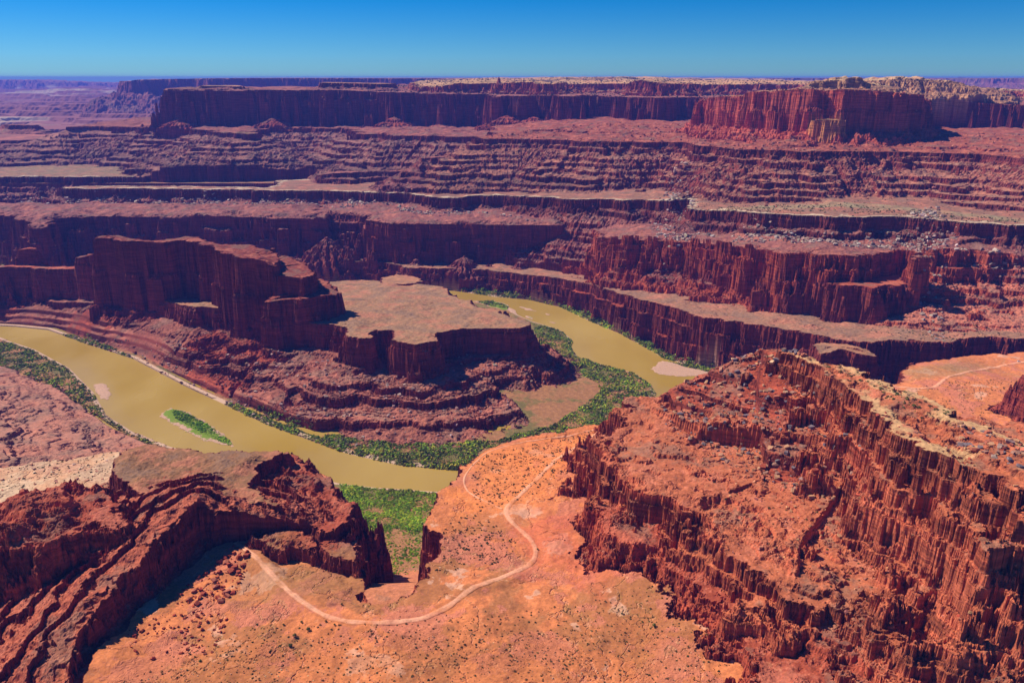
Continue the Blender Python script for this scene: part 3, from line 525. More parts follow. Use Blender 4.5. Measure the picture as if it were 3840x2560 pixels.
def ground(x, y, A=None):
    A = H if A is None else A
    r = np.hypot(x, y); t = np.arctan2(x, y)
    fi = np.clip(np.interp(r, rs, np.arange(NR)), 0, NR-1.001); fj = np.clip((t-az[0])/(az[1]-az[0]), 0, NA-1.001)
    i = fi.astype(int); j = fj.astype(int); fi = fi-i; fj = fj-j
    return (A[i, j]*(1-fj)+A[i, j+1]*fj)*(1-fi)+(A[i+1, j]*(1-fj)+A[i+1, j+1]*fj)*fi
def gwhat(x, y, A):
    r = np.hypot(x, y); t = np.arctan2(x, y)
    i = np.clip(np.rint(np.interp(r, rs, np.arange(NR))), 0, NR-1).astype(int); j = np.clip(np.rint((t-az[0])/(az[1]-az[0])), 0, NA-1).astype(int)
    return A[i, j]
# ---------------------------------------------------------------- materials
def newmat(name):
    m = bpy.data.materials.new(name); m.use_nodes = True; m.node_tree.nodes.clear(); return m, m.node_tree.nodes, m.node_tree.links
def rock_material():
    m, N, L = newmat('rock')
    out = N.new('ShaderNodeOutputMaterial'); p = N.new('ShaderNodeBsdfPrincipled'); p.inputs['Roughness'].default_value = .95
    if 'Specular IOR Level' in p.inputs: p.inputs['Specular IOR Level'].default_value = .15
    at_ = N.new('ShaderNodeAttribute'); at_.attribute_name = 'Col'
    g = N.new('ShaderNodeNewGeometry')
    mp = N.new('ShaderNodeMapping'); mp.vector_type = 'POINT'; mp.inputs['Scale'].default_value = (.02, .02, .33); L.new(g.outputs['Position'], mp.inputs[0])
    n1 = N.new('ShaderNodeTexNoise'); n1.inputs['Scale'].default_value = 1; n1.inputs['Detail'].default_value = 5; L.new(mp.outputs[0], n1.inputs[0])
    n2 = N.new('ShaderNodeTexNoise'); n2.inputs['Scale'].default_value = .35; n2.inputs['Detail'].default_value = 4; n2.inputs['Roughness'].default_value = .65; L.new(g.outputs['Position'], n2.inputs[0])
    mp2 = N.new('ShaderNodeMapping'); mp2.inputs['Scale'].default_value = (.22, .22, .012); L.new(g.outputs['Position'], mp2.inputs[0])
    n3 = N.new('ShaderNodeTexNoise'); n3.inputs['Scale'].default_value = 1; n3.inputs['Detail'].default_value = 3; L.new(mp2.outputs[0], n3.inputs[0])
    # steepness from the true normal: strata and streaks show on faces
    sx = N.new('ShaderNodeSeparateXYZ'); L.new(g.outputs['True Normal'], sx.inputs[0])
    st = N.new('ShaderNodeMapRange'); st.inputs[1].default_value = .85; st.inputs[2].default_value = .45; L.new(sx.outputs[2], st.inputs[0])
    def mr(src, a, b, c, d):
        q = N.new('ShaderNodeMapRange'); q.inputs[1].default_value = a; q.inputs[2].default_value = b; q.inputs[3].default_value = c; q.inputs[4].default_value = d; L.new(src, q.inputs[0]); return q.outputs[0]
    def ma(op, a, b):
        q = N.new('ShaderNodeMath'); q.operation = op
        for k, v in enumerate((a, b)):
            if isinstance(v, (int, float)): q.inputs[k].default_value = v
            else: L.new(v, q.inputs[k])
        return q.outputs[0]
    f1 = mr(n1.outputs[0], .32, .68, .6, 1.35); f2 = mr(n2.outputs[0], .3, .7, .82, 1.18); f3 = mr(n3.outputs[0], .35, .65, .95, 1.04)
    face = ma('MULTIPLY', f1, f3)
    one = N.new('ShaderNodeMix'); one.data_type = 'FLOAT'; L.new(st.outputs[0], one.inputs[0]); one.inputs[2].default_value = 1.; L.new(face, one.inputs[3])
    tot = ma('MULTIPLY', one.outputs[0], f2)
    vm = N.new('ShaderNodeVectorMath'); vm.operation = 'SCALE'; L.new(at_.outputs['Color'], vm.inputs[0]); L.new(tot, vm.inputs['Scale'])
    L.new(vm.outputs[0], p.inputs['Base Color'])
    hsum = ma('ADD', ma('MULTIPLY', ma('MULTIPLY', n1.outputs[0], st.outputs[0]), 2.2), ma('MULTIPLY', n2.outputs[0], ma('ADD', ma('MULTIPLY', st.outputs[0], .6), .25)))
    hsum = ma('ADD', hsum, ma('MULTIPLY', ma('MULTIPLY', n3.outputs[0], st.outputs[0]), .15))
    bp = N.new('ShaderNodeBump'); bp.inputs['Strength'].default_value = .5; bp.inputs['Distance'].default_value = 1.5; L.new(hsum, bp.inputs['Height'])
    L.new(bp.outputs[0], p.inputs['Normal']); L.new(p.outputs[0], out.inputs[0])
    return m
ROCK = rock_material()
def mesh_from(name, V, Fq, mat, col=None, tris=False, parent=None, smooth=False):
    me = bpy.data.meshes.new(name); k = Fq.shape[1]
    me.vertices.add(len(V)); me.vertices.foreach_set('co', np.ascontiguousarray(V, np.float32).ravel())
    me.loops.add(Fq.size); me.loops.foreach_set('vertex_index', np.ascontiguousarray(Fq, np.int32).ravel())
    me.polygons.add(len(Fq)); me.polygons.foreach_set('loop_start', np.arange(0, Fq.size, k, dtype=np.int32))
    me.polygons.foreach_set('use_smooth', np.full(len(Fq), smooth))
    if col is not None:
        at_ = me.attributes.new('Col', 'FLOAT_COLOR', 'POINT'); at_.data.foreach_set('color', np.concatenate([col, np.ones((len(col), 1))], 1).astype(np.float32).ravel())
    me.update(calc_edges=True); me.materials.append(mat)
    o = bpy.data.objects.new(name, me); C.objects.link(o)
    if parent: o.parent = parent
    return o
def describe(u, v, box, size, q, colname, noun, place, seen):
    """a label that says which one: size, colour, then where on its slope"""
    sz = 'biggest' if q > .965 else 'large' if q > .75 else 'medium' if q > .35 else 'small'
    tx = (u-box[0])/(box[1]-box[0]+1e-6); ty = (v-box[2])/(box[3]-box[2]+1e-6)
    vert = ['topmost on', 'high on', 'above middle of', 'below middle of', 'low on', 'at foot of'][min(5, int(ty*6))]
    hor = ['far left', 'left', 'centre left', 'centre right', 'right', 'far right'][min(5, int(tx*6))]
    return '%s %s %s %s the %s, %s' % (sz, colname, noun, vert, place, hor)
# group terrace ids into a few named pieces of terrain
GRP = {
 'foreground_bench': 'slickrock_bench', 'spur_ledge': 'spur_of_rocks', 'near_slope': 'slickrock_slope', 'inlet_floor': 'canyon_floor', 'grey_hill': 'grey_hill', 'spur_rocks': 'spur_of_rocks', 'blocky_butte': 'blocky_butte',
 'caprock_ridge': 'caprock_ridge', 'toe_ledges': 'caprock_ridge', 'toe_knobs': 'caprock_ridge', 'edge_pillar': 'rock_pillar', 'peninsula': 'river_peninsula', 'back_rise': 'river_peninsula', 'left_wall': 'river_peninsula',
 'knob': 'cliff_fin', 'fin': 'cliff_fin', 'fin_wall_step': 'cliff_fin', 'fin_middle': 'cliff_fin', 'fin_end': 'cliff_fin', 'river_bench': 'canyon_rim_bench', 'canyon_shelf': 'canyon_rim_bench',
 'mid_butte': 'flat_butte', 'right_butte': 'fluted_butte', 'right_butte_apron': 'fluted_butte', 'left_cliffs': 'cliff_band', 'centre_recess': 'cliff_band', 'right_cliffs': 'stepped_cliffs', 'sand_flat': 'sandy_flat', 'right_step': 'stepped_cliffs',
 'white_rim': 'pale_rim_terrace', 'right_ridge': 'stepped_ridge', 'ridge_nose_upper': 'stepped_ridge', 'ridge_nose_lower': 'stepped_ridge', 'left_slopes': 'stepped_slopes', 'left_slopes_low': 'stepped_slopes', 'small_far_mesa': 'stepped_slopes',
 'far_left_mesa': 'long_mesa', 'left_cap': 'long_mesa', 'left_cap_low': 'long_mesa', 'upper_plateau': 'upper_plateau', 'far_plateau': 'upper_plateau', 'right_mesa': 'sandstone_mesa', 'lit_buttress': 'sandstone_mesa', 'dome': 'sandstone_mesa', 'dome_back': 'upper_plateau',
 'distant_mesa': 'distant_mesa', 'horizon_mesa': 'horizon_tableland'}
names = sorted(set(GRP.values()))+['canyon_floor', 'slab_ridge', 'boulder_slope']
gid = {n: i for i, n in enumerate(names)}
lut = np.zeros(200, np.int16); lut[0] = gid['canyon_floor']
for i, t in enumerate(TER, 1): lut[i] = gid[GRP[t['name']]]
lut[100] = gid['slab_ridge']; lut[101] = gid['caprock_ridge']; lut[120] = gid['long_mesa']
G = lut[WID]
LABELS = {
 'slickrock_bench': 'orange slickrock bench in the foreground with dirt roads crossing it', 'slickrock_slope': 'pink layered slickrock slope on the near bank of the river at left',
 'grey_hill': 'flat grey brown hill above the river island', 'spur_of_rocks': 'dark red rock spur falling from the grey hill to the green inlet', 'blocky_butte': 'dark blocky butte behind the slab ridge at lower left',
 'caprock_ridge': 'big red ridge with pale caprock and ledges filling the lower right', 'rock_pillar': 'red rock pillar cut by the right edge of the picture', 'river_peninsula': 'flat topped peninsula ringed by the brown river',
 'cliff_fin': 'tall dark cliff fin standing on the river peninsula', 'canyon_rim_bench': 'flat bench above the sheer wall across the river', 'flat_butte': 'dark flat topped butte in the middle behind the river bend',
 'fluted_butte': 'large red fluted butte standing on the bench right of the river', 'cliff_band': 'dark cliff band beyond the fin at left', 'stepped_cliffs': 'red stepped cliffs behind the sandy flat at right',
 'sandy_flat': 'pinkish sandy flat dotted with shrubs right of the fluted butte',
 'pale_rim_terrace': 'long level terrace with a thin pale caprock rim', 'stepped_ridge': 'ledgy red brown ridge climbing to the right hand mesa', 'stepped_slopes': 'purple stepped slopes below the long dark mesa',
 'long_mesa': 'long dark mesa wall with talus cones along its foot', 'upper_plateau': 'wooded upper plateau on the skyline above the cliffs', 'sandstone_mesa': 'sheer red sandstone mesa with pale domes on top at right',
 'distant_mesa': 'blue distant mesa beyond the long dark mesa', 'horizon_tableland': 'faint blue tableland on the left horizon', 'canyon_floor': 'low ground along the river and the far basin', 'slab_ridge': 'tilted red slab ridge with a shadowed face at lower left'}
TERRAIN = []
def build_terrain():
    ii, jj = np.meshgrid(np.arange(NR-1), np.arange(NA-1), indexing='ij')
    v0 = (ii*NA+jj).ravel().astype(np.int32)
    Fq = np.stack([v0, v0+1, v0+NA+1, v0+NA], 1)
    fg = G[:-1, :-1].ravel()
    X = (rs[:, None]*np.sin(az)[None]).ravel(); Y = (rs[:, None]*np.cos(az)[None]).ravel()
    V = np.stack([X, Y, H.ravel()], 1).astype(np.float32); Cc = COL.reshape(-1, 3)
    for n, k in gid.items():
        f = Fq[fg == k]
        if not len(f): continue
        used = np.zeros(len(V), bool); used[f.ravel()] = True
        re = np.cumsum(used).astype(np.int32)-1
        o = mesh_from(n, V[used], re[f], ROCK, Cc[used]); o['kind'] = 'structure'
        if n in LABELS: o['label'] = LABELS[n]
        TERRAIN.append(o)
build_terrain()
print('terrain', time.time()-T0)
# ---------------------------------------------------------------- river
def water_material():
    m, N, L = newmat('silty_water')
    out = N.new('ShaderNodeOutputMaterial'); p = N.new('ShaderNodeBsdfPrincipled')
    g = N.new('ShaderNodeNewGeometry')
    mp = N.new('ShaderNodeMapping'); mp.inputs['Scale'].default_value = (.004, .002, 1); mp.inputs['Rotation'].default_value = (0, 0, .6); L.new(g.outputs['Position'], mp.inputs[0])
    n = N.new('ShaderNodeTexNoise'); n.inputs['Scale'].default_value = 1; n.inputs['Detail'].default_value = 4; L.new(mp.outputs[0], n.inputs[0])
    r = N.new('ShaderNodeValToRGB'); r.color_ramp.elements[0].position = .35; r.color_ramp.elements[0].color = S(160,126,42)+(1,); r.color_ramp.elements[1].position = .7; r.color_ramp.elements[1].color = S(180,148,72)+(1,)
    L.new(n.outputs[0], r.inputs[0]); L.new(r.outputs[0], p.inputs['Base Color'])
    p.inputs['IOR'].default_value = 1.33
    rr = N.new('ShaderNodeMapRange'); rr.inputs[1].default_value = .4; rr.inputs[2].default_value = .62; rr.inputs[3].default_value = .05; rr.inputs[4].default_value = .3; L.new(n.outputs[0], rr.inputs[0]); L.new(rr.outputs[0], p.inputs['Roughness'])
    n2 = N.new('ShaderNodeTexNoise'); n2.inputs['Scale'].default_value = .6; n2.inputs['Detail'].default_value = 3; L.new(g.outputs['Position'], n2.inputs[0])
    b = N.new('ShaderNodeBump'); b.inputs['Strength'].default_value = .25; b.inputs['Distance'].default_value = .12; L.new(n2.outputs[0], b.inputs['Height']); L.new(b.outputs[0], p.inputs['Normal'])
    L.new(p.outputs[0], out.inputs[0]); return m
wv = np.array([(-1900, 750, 0), (900, 750, 0), (900, 2700, 0), (-1900, 2700, 0)], float)
river = mesh_from('river', wv, np.array([[0, 1, 2, 3]]), water_material()); river['kind'] = 'structure'; river['label'] = 'muddy olive brown river looping round the peninsula'
# ---------------------------------------------------------------- haze
def haze():
    import bmesh
    bm = bmesh.new(); bmesh.ops.create_cube(bm, size=1)
    me = bpy.data.meshes.new('haze'); bm.to_mesh(me); bm.free()
    o = bpy.data.objects.new('haze', me); C.objects.link(o); o['kind'] = 'stuff'; o['label'] = 'thin blue haze filling the canyon air'
    z0, z1 = -8., 636.
    o.scale = (60000, 27000+2000, z1-z0); o.location = (0, 27000/2-1000, (z0+z1)/2)
    m, N, L = newmat('haze'); out = N.new('ShaderNodeOutputMaterial'); v = N.new('ShaderNodeVolumePrincipled')
    v.inputs['Color'].default_value = HAZE_COLOR+(1,); v.inputs['Density'].default_value = HAZE_DENSITY; v.inputs['Anisotropy'].default_value = 0.
    L.new(v.outputs[0], out.inputs['Volume']); me.materials.append(m)
haze()


# ---------------------------------------------------------------- draped roads
def plain(name, col, rough=.95, var=.12, scale=.5):
    m, N, L = newmat(name); out = N.new('ShaderNodeOutputMaterial'); p = N.new('ShaderNodeBsdfPrincipled'); p.inputs['Roughness'].default_value = rough
    p.inputs['Specular IOR Level'].default_value = .2
    g = N.new('ShaderNodeNewGeometry'); n = N.new('ShaderNodeTexNoise'); n.inputs['Scale'].default_value = scale; n.inputs['Detail'].default_value = 4; L.new(g.outputs['Position'], n.inputs[0])
    r = N.new('ShaderNodeValToRGB'); r.color_ramp.elements[0].position = .35; r.color_ramp.elements[1].position = .65
    r.color_ramp.elements[0].color = tuple(c*(1-var) for c in col)+(1,); r.color_ramp.elements[1].color = tuple(min(1, c*(1+var)) for c in col)+(1,)
    L.new(n.outputs[0], r.inputs[0]); L.new(r.outputs[0], p.inputs['Base Color']); L.new(p.outputs[0], out.inputs[0]); return m
RDC = np.array(S(226,160,122))
def resample(P, step):
    d = np.concatenate([[0], np.cumsum(np.hypot(*np.diff(P[:, :2], axis=0).T))]); k = int(d[-1]/step)+1
    t = np.linspace(0, d[-1], k)
    q = np.stack([np.interp(t, d, P[:, i]) for i in (0, 1)], 1)
    w = max(3, int(24/step)|1); ker = np.hanning(w+2)[1:-1]; ker /= ker.sum()
    qp = np.vstack([np.repeat(q[:1], w//2, 0), q, np.repeat(q[-1:], w//2, 0)])
    return np.stack([np.convolve(qp[:, i], ker, 'valid') for i in (0, 1)], 1)
def road(name, P, width, label, lift):
    q = resample(P, 2.0); t = np.gradient(q, axis=0); t /= np.hypot(t[:, 0], t[:, 1])[:, None]+1e-9; nr = np.stack([-t[:, 1], t[:, 0]], 1)
    k = 7; o = np.linspace(-1, 1, k); r = np.random.default_rng(len(q)); wl = width*.5*(1+.18*np.convolve(r.standard_normal(len(q)), np.ones(7)/7, 'same')*1.5)
    V = (q[:, None]+nr[:, None]*(o[None]*wl[:, None])[..., None]).reshape(-1, 2)
    z = ground(V[:, 0], V[:, 1]).reshape(-1, k)
    z = np.maximum(z, .5*(z+z.mean(1, keepdims=True)))+lift*np.cos(o*1.35)[None]
    i, j = np.meshgrid(np.arange(len(q)-1), np.arange(k-1), indexing='ij'); v = (i*k+j).ravel()
    g0 = gwhat(V[:, 0], V[:, 1], COL).reshape(-1, k, 3); pr = np.array([.1, .62, .95, .68, .95, .62, .1])[None]*np.clip(.85+.3*samp(NT, V[:, 0], V[:, 1], 160).reshape(-1, k), .2, 1.1)
    cc = g0*(1-pr[..., None])+RDC*pr[..., None]
    ob = mesh_from(name, np.column_stack([V, z.ravel()]), np.stack([v, v+1, v+k+1, v+k], 1), ROCK, np.clip(cc, 0, 1).reshape(-1, 3)); ob['kind'] = 'structure'; ob['label'] = label
road('dirt_road', ROADP['main'], 6.4, 'pale dirt road winding across the orange bench', .5)
road('dirt_track', ROADP['spur'], 2.6, 'narrow dirt track curving along the bench edge', .4)
road('dirt_road', ROADP['east'], 7.0, 'pale dirt road crossing the far bench at right', .6)
# ---------------------------------------------------------------- scattering
def inpoly(P, x, y):
    c = np.zeros(len(x), bool)
    for a, b in zip(P, np.roll(P, -1, 0)):
        c ^= ((a[1] > y) != (b[1] > y)) & (x < (b[0]-a[0])*(y-a[1])/(b[1]-a[1]+1e-12)+a[0])
    return c
def project(x, y, z):
    dx, dy, dz = x, y, z-CAM_H; f = CP*dy-SP*dz
    return 1920+FPX*dx/f, 1280-FPX*(SP*dy+CP*dz)/f, f
def scatter(P, n, seed, cond=None):
    r = np.random.default_rng(seed); x0, y0 = P[:, :2].min(0); x1, y1 = P[:, :2].max(0); X = []; tot = 0
    for _ in range(60):
        x = r.uniform(x0, x1, 4*n); y = r.uniform(y0, y1, 4*n); k = inpoly(P, x, y) & (np.abs(np.arctan2(x, y)) < .70); x, y = x[k], y[k]
        if cond is not None: k = cond(x, y); x, y = x[k], y[k]
        X.append(np.stack([x, y], 1)); tot += len(x)
        if tot >= n: break
    q = np.vstack(X)[:n]; return q
def visible_poly(zf, L): return pts(zf, L)
def rock_proto(seed, box=.5):
    r = np.random.default_rng(seed)
    # angular block: a cube cut by a few random planes
    import bmesh
    bm = bmesh.new(); bmesh.ops.create_cube(bm, size=2)
    for k in range(5):
        nrm = r.standard_normal(3); nrm /= np.linalg.norm(nrm)
        res = bmesh.ops.bisect_plane(bm, geom=bm.verts[:]+bm.edges[:]+bm.faces[:], plane_co=nrm*r.uniform(.75, 1.05), plane_no=nrm, clear_outer=True)
        ed = [e for e in res['geom_cut'] if isinstance(e, bmesh.types.BMEdge)]
        if ed: bmesh.ops.contextual_create(bm, geom=ed)
    for v in bm.verts:
        for i in range(3): v.co[i] += r.uniform(-.08, .08)
    bmesh.ops.triangulate(bm, faces=bm.faces[:]); bm.verts.ensure_lookup_table()
    V = np.array([v.co[:] for v in bm.verts]); F = np.array([[v.index for v in f.verts] for f in bm.faces]); bm.free(); return V, F
ROCKP = [rock_proto(i) for i in range(8)]
def leaf_proto(seed, n, flat=.75, size=.42):
    r = np.random.default_rng(seed); V = []; F = []
    for k in range(n):
        d = r.standard_normal(3); d /= np.linalg.norm(d); d[2] = abs(d[2]); c = d*r.uniform(.45, 1.)*np.array([1, 1, flat])
        a = r.standard_normal(3); a -= a@d*d*.6; a /= np.linalg.norm(a); b = np.cross(d, a); b = b/np.linalg.norm(b)+d*.35
        s_ = size*r.uniform(.6, 1.25)
        i = len(V); V += [c-a*s_*.6, c+a*s_*.6, c+b*s_, c-b*s_*.5+d*.1]; F += [[i, i+1, i+2], [i, i+3, i+1]]
    # a few inner faces so that nothing looks hollow
    return np.array(V), np.array(F)
BUSH_S = [leaf_proto(i, 16, .8, .55) for i in range(5)]; BUSH_L = [leaf_proto(20+i, 46, .8, .36) for i in range(5)]
def place(proto, pos, sc3, rot, tilt=0., seed=0):
    """numpy instancing of one prototype"""
    V, F = proto; n = len(pos); r = np.random.default_rng(seed)
    c, s_ = np.cos(rot), np.sin(rot)
    P = V[None]*sc3[:, None, :]
    if tilt:
        tx = r.uniform(-tilt, tilt, n); ty = r.uniform(-tilt, tilt, n)
        y = P[..., 1]*np.cos(tx)[:, None]-P[..., 2]*np.sin(tx)[:, None]; z = P[..., 1]*np.sin(tx)[:, None]+P[..., 2]*np.cos(tx)[:, None]
        x = P[..., 0]*np.cos(ty)[:, None]+z*np.sin(ty)[:, None]; z = -P[..., 0]*np.sin(ty)[:, None]+z*np.cos(ty)[:, None]; P = np.stack([x, y, z], -1)
    x = P[..., 0]*c[:, None]-P[..., 1]*s_[:, None]; y = P[..., 0]*s_[:, None]+P[..., 1]*c[:, None]
    P = np.stack([x, y, P[..., 2]], -1)+pos[:, None, :]
    return P.reshape(-1, 3), (F[None]+(np.arange(n)*len(V))[:, None, None]).reshape(-1, 3)
def col_material(name, rough=.95, trans=False, bump=False):
    m, N, L = newmat(name); out = N.new('ShaderNodeOutputMaterial'); p = N.new('ShaderNodeBsdfPrincipled'); p.inputs['Roughness'].default_value = rough; p.inputs['Specular IOR Level'].default_value = .15
    a = N.new('ShaderNodeAttribute'); a.attribute_name = 'Col'
    g = N.new('ShaderNodeNewGeometry'); n = N.new('ShaderNodeTexNoise'); n.inputs['Scale'].default_value = .8; n.inputs['Detail'].default_value = 3; L.new(g.outputs['Position'], n.inputs[0])
    q = N.new('ShaderNodeMapRange'); q.inputs[1].default_value = .3; q.inputs[2].default_value = .7; q.inputs[3].default_value = .75; q.inputs[4].default_value = 1.25; L.new(n.outputs[0], q.inputs[0])
    v = N.new('ShaderNodeVectorMath'); v.operation = 'SCALE'; L.new(a.outputs['Color'], v.inputs[0]); L.new(q.outputs[0], v.inputs['Scale']); L.new(v.outputs[0], p.inputs['Base Color'])
    L.new(p.outputs[0], out.inputs[0]); return m
STONE = col_material('weathered_stone'); LEAF = col_material('leaves'); BARK = plain('bark', S(110,90,70))
def jitcol(base, n, r, v=.2):
    base = np.atleast_2d(base); c = base[r.integers(0, len(base), n)]*(1+v*r.standard_normal((n, 1)))*(1+.06*r.standard_normal((n, 3))); return np.clip(c, .01, .9)
BOUL = []   # every boulder: region, x, y, z, size(3), rot, colour
def boulders(key, P, n, smin, smax, cols, seed, flat=(.35, .8), cond=None, power=2.2):
    q = scatter(P, n, seed, cond); r = np.random.default_rng(seed+1); n = len(q)
    s_ = smin+(smax-smin)*r.random(n)**power
    s3 = np.stack([s_*r.uniform(.7, 1.2, n), s_*r.uniform(.5, 1., n), s_*r.uniform(flat[0], flat[1], n)], 1)*.5
    z = ground(q[:, 0], q[:, 1])+s3[:, 2]*.45
    BOUL.append((key, np.column_stack([q, z]), s3, r.uniform(0, 6.28, n), jitcol(cols, n, r), r.integers(0, 8, n)))
def is_(names, zn=None):
    ids = [i for i, t in enumerate(TER, 1) if t['name'] in names]+([101] if 'crest' in names else [])+([100] if 'slab' in names else [])+([0] if 'floor' in names else [])
    def f(x, y):
        k = np.isin(gwhat(x, y, WID), ids)
        if zn is not None: k &= np.isin(gwhat(x, y, ZN), zn)
        return k
    return f
PB = [S(178,156,138), S(158,132,114), S(146,118,104)]
wr = TER[[t['name'] for t in TER].index('white_rim')]
def below_rim(lo, hi):
    def f(x, y):
        d, = wr['F'].look(x, y, ['D']); return (-d > lo) & (-d < hi) & wr['F'].mask(x, y) & (samp(NT, x, y, 900, .33) > -.35)
    return f
boulders('rim', pts(z_w, [(0,665),(1300,715),(1700,735),(2600,790),(3840,845),(3840,1000),(3400,1010),(2600,930),(2000,880),(1300,870),(0,800)]), 3000, 3, 12, PB, 31, (.3, .7), below_rim(8, 120), 3.)
boulders('rim', pts(lambda y: 240., [(3400,860),(3500,850),(3560,930),(3580,1060),(3540,1060),(3460,960)]), 260, 4, 11, PB, 32, (.3, .7))
boulders('rim', pts(lambda y: 200., [(2530,760),(2600,780),(2600,900),(2500,930),(2440,860)]), 260, 4, 12, PB, 33, (.3, .7))
BB = [S(176,128,92), S(150,108,88), S(120,104,104), S(168,96,70)]
boulders('crest', pts(240, [(2480,1470),(2700,1385),(2880,1330),(2960,1460),(3120,1600),(3250,1740),(3100,1800),(2850,1700),(2650,1600),(2500,1520)]), 1500, .9, 7, BB, 41, (.4, .8), is_(['crest', 'caprock_ridge', 'toe_ledges'], [0, 1, 2]), 3.)
boulders('crest', pts(290, [(3560,1600),(3840,1690),(3840,1800),(3700,1740),(3560,1680)]), 120, 1.5, 7, BB, 42)
boulders('crest', pts(205, [(2700,1750),(3200,1800),(3840,2200),(3840,2500),(3100,2200),(2750,2050)]), 700, .6, 3.6, [S(176,84,58), S(160,100,80), S(186,130,90)], 43, (.4, .8), is_(['toe_ledges', 'caprock_ridge']), 3.)
boulders('peninsula', pts(40, [(150,1180),(900,1330),(1300,1330),(2000,1300),(2100,1400),(1950,1640),(1300,1660),(800,1480),(200,1260)]), 1500, 1.2, 7, [S(150,116,104), S(150,80,62), S(170,140,124)], 51, (.4, .8), is_(['peninsula', 'fin', 'left_wall', 'floor'], [2]), 3.4)
boulders('fin_foot', pts(150, [(480,2330),(640,2290),(820,2280),(860,2330),(800,2440),(620,2480),(480,2440)]), 170, .7, 3.6, [S(128,50,34), S(150,70,48)], 61, (.5, .9), None, 2.6)
boulders('fin_foot', pts(150, [(640,2240),(880,2050),(950,2080),(900,2200),(760,2320)]), 160, 1.2, 6, [S(150,62,40), S(170,80,52)], 62, (.5, .9), None, 2.2)
boulders('bench', pts(150, [(900,2420),(1500,2380),(2400,2330),(2700,2440),(2700,2600),(300,2600)]), 1200, .3, 1.3, [S(200,160,120), S(170,120,90), S(120,80,60)], 63, (.5, .9), is_(['foreground_bench']), 2.5)
boulders('slopes', pts(330, [(1300,640),(1700,560),(2600,560),(3800,620),(3840,780),(2700,770),(1500,700)]), 2400, 2, 9, [S(160,96,76), S(140,90,80), S(176,120,92)], 71, (.4, .8), is_(['right_ridge', 'right_mesa', 'ridge_nose_upper', 'ridge_nose_lower']), 3.)
boulders('slopes', pts(420, [(2600,480),(3200,520),(3400,560),(3000,580),(2500,540)]), 500, 2.5, 9, [S(150,70,50), S(160,96,76)], 72, (.4, .8), None, 3.)
boulders('slickrock', pts(150, [(0,1560),(300,1600),(500,1680),(440,1800),(0,1850)]), 260, .8, 4.5, [S(206,176,140), S(190,130,104)], 73, (.3, .6), is_(['near_slope', 'foreground_bench']), 2.5)
RLAB = {
 'rim': ('slope below pale rim', 'boulders fallen below the pale rim'), 'crest': ('caprock ridge slope', 'boulders on the caprock ridge slope'),
 'peninsula': ('peninsula talus above the river', 'boulders on the peninsula talus'), 'fin_foot': ('rockfall beside the slab ridge', 'boulders beside the slab ridge'),
 'bench': ('orange foreground bench', 'stones on the foreground bench'), 'slopes': ('slope below the mesa', 'boulders below the sandstone mesa'),
 'slickrock': ('left slickrock slope', 'boulders on the left slickrock')}
def finish_boulders():
    allA = []
    for bi, (key, P, s3, rot, col, pi) in enumerate(BOUL):
        u, v, f = project(P[:, 0], P[:, 1], P[:, 2]); a = s3.max(1)*FPX/f; a = np.where((u > 5) & (u < 3835) & (v > 0) & (v < 2555), a, 0)
        allA.append(a)
    th = np.sort(np.concatenate(allA))[-290]
    meshes = {}
    stuff = {}
    r = np.random.default_rng(5)
    box = {}; sizes = {}
    for (key, P, s3, rot, col, pi), a in zip(BOUL, allA):
        i = np.nonzero(a >= th)[0]; u, v, f = project(P[i, 0], P[i, 1], P[i, 2]); box.setdefault(key, []).append(np.stack([u, v], 1)); sizes.setdefault(key, []).append(s3[i].max(1))
    box = {k: np.vstack(b) for k, b in box.items()}; sizes = {k: np.sort(np.concatenate(b)) for k, b in sizes.items()}
    for (key, P, s3, rot, col, pi), a in zip(BOUL, allA):
        for i in np.nonzero(a >= th)[0]:
            ci = int(np.argmin([np.abs(np.array(c)-col[i]).sum() for c in BC])); mk = (pi[i], ci)
            if mk not in meshes:
                V, F = ROCKP[pi[i]]; o = mesh_from('boulder', V, F, STONE, np.tile(np.array(BC[ci]), (len(V), 1))); meshes[mk] = o.data
            else:
                o = bpy.data.objects.new('boulder', meshes[mk]); C.objects.link(o)
            o.location = P[i]; o.scale = s3[i]; o.rotation_euler = (r.uniform(-.35, .35), r.uniform(-.35, .35), rot[i])
            u, v, f = project(*P[i]); b = box[key]
            o['label'] = describe(u, v, (b[:, 0].min(), b[:, 0].max(), b[:, 1].min(), b[:, 1].max()), 0, np.searchsorted(sizes[key], s3[i].max())/len(sizes[key]), BCN[ci], 'boulder', RLAB[key][0], None); o['group'] = RLAB[key][1]; o['category'] = 'boulder'
        for k in range(8):
            m = (a < th) & (pi == k)
            if m.any():
                V, F = place(ROCKP[k], P[m], s3[m], rot[m], .4, k); stuff.setdefault(key, []).append((V, F, np.repeat(col[m], len(ROCKP[k][0]), 0)))
    for key, L in stuff.items():
        off = 0; Vs, Fs, Cs = [], [], []
        for V, F, c in L: Vs.append(V); Fs.append(F+off); Cs.append(c); off += len(V)
        o = mesh_from('rock_rubble', np.vstack(Vs), np.vstack(Fs), STONE, np.vstack(Cs)); o['kind'] = 'stuff'; o['label'] = 'rubble of '+RLAB[key][1]
BC = PB+BB+[S(150,70,48), S(200,160,120), S(150,116,104)]
BCN = ['pale', 'tan', 'pinkish brown', 'light brown', 'dull brown', 'slate grey', 'reddish brown', 'dark red', 'sandy', 'grey red']
finish_boulders()
print('boulders', time.time()-T0)
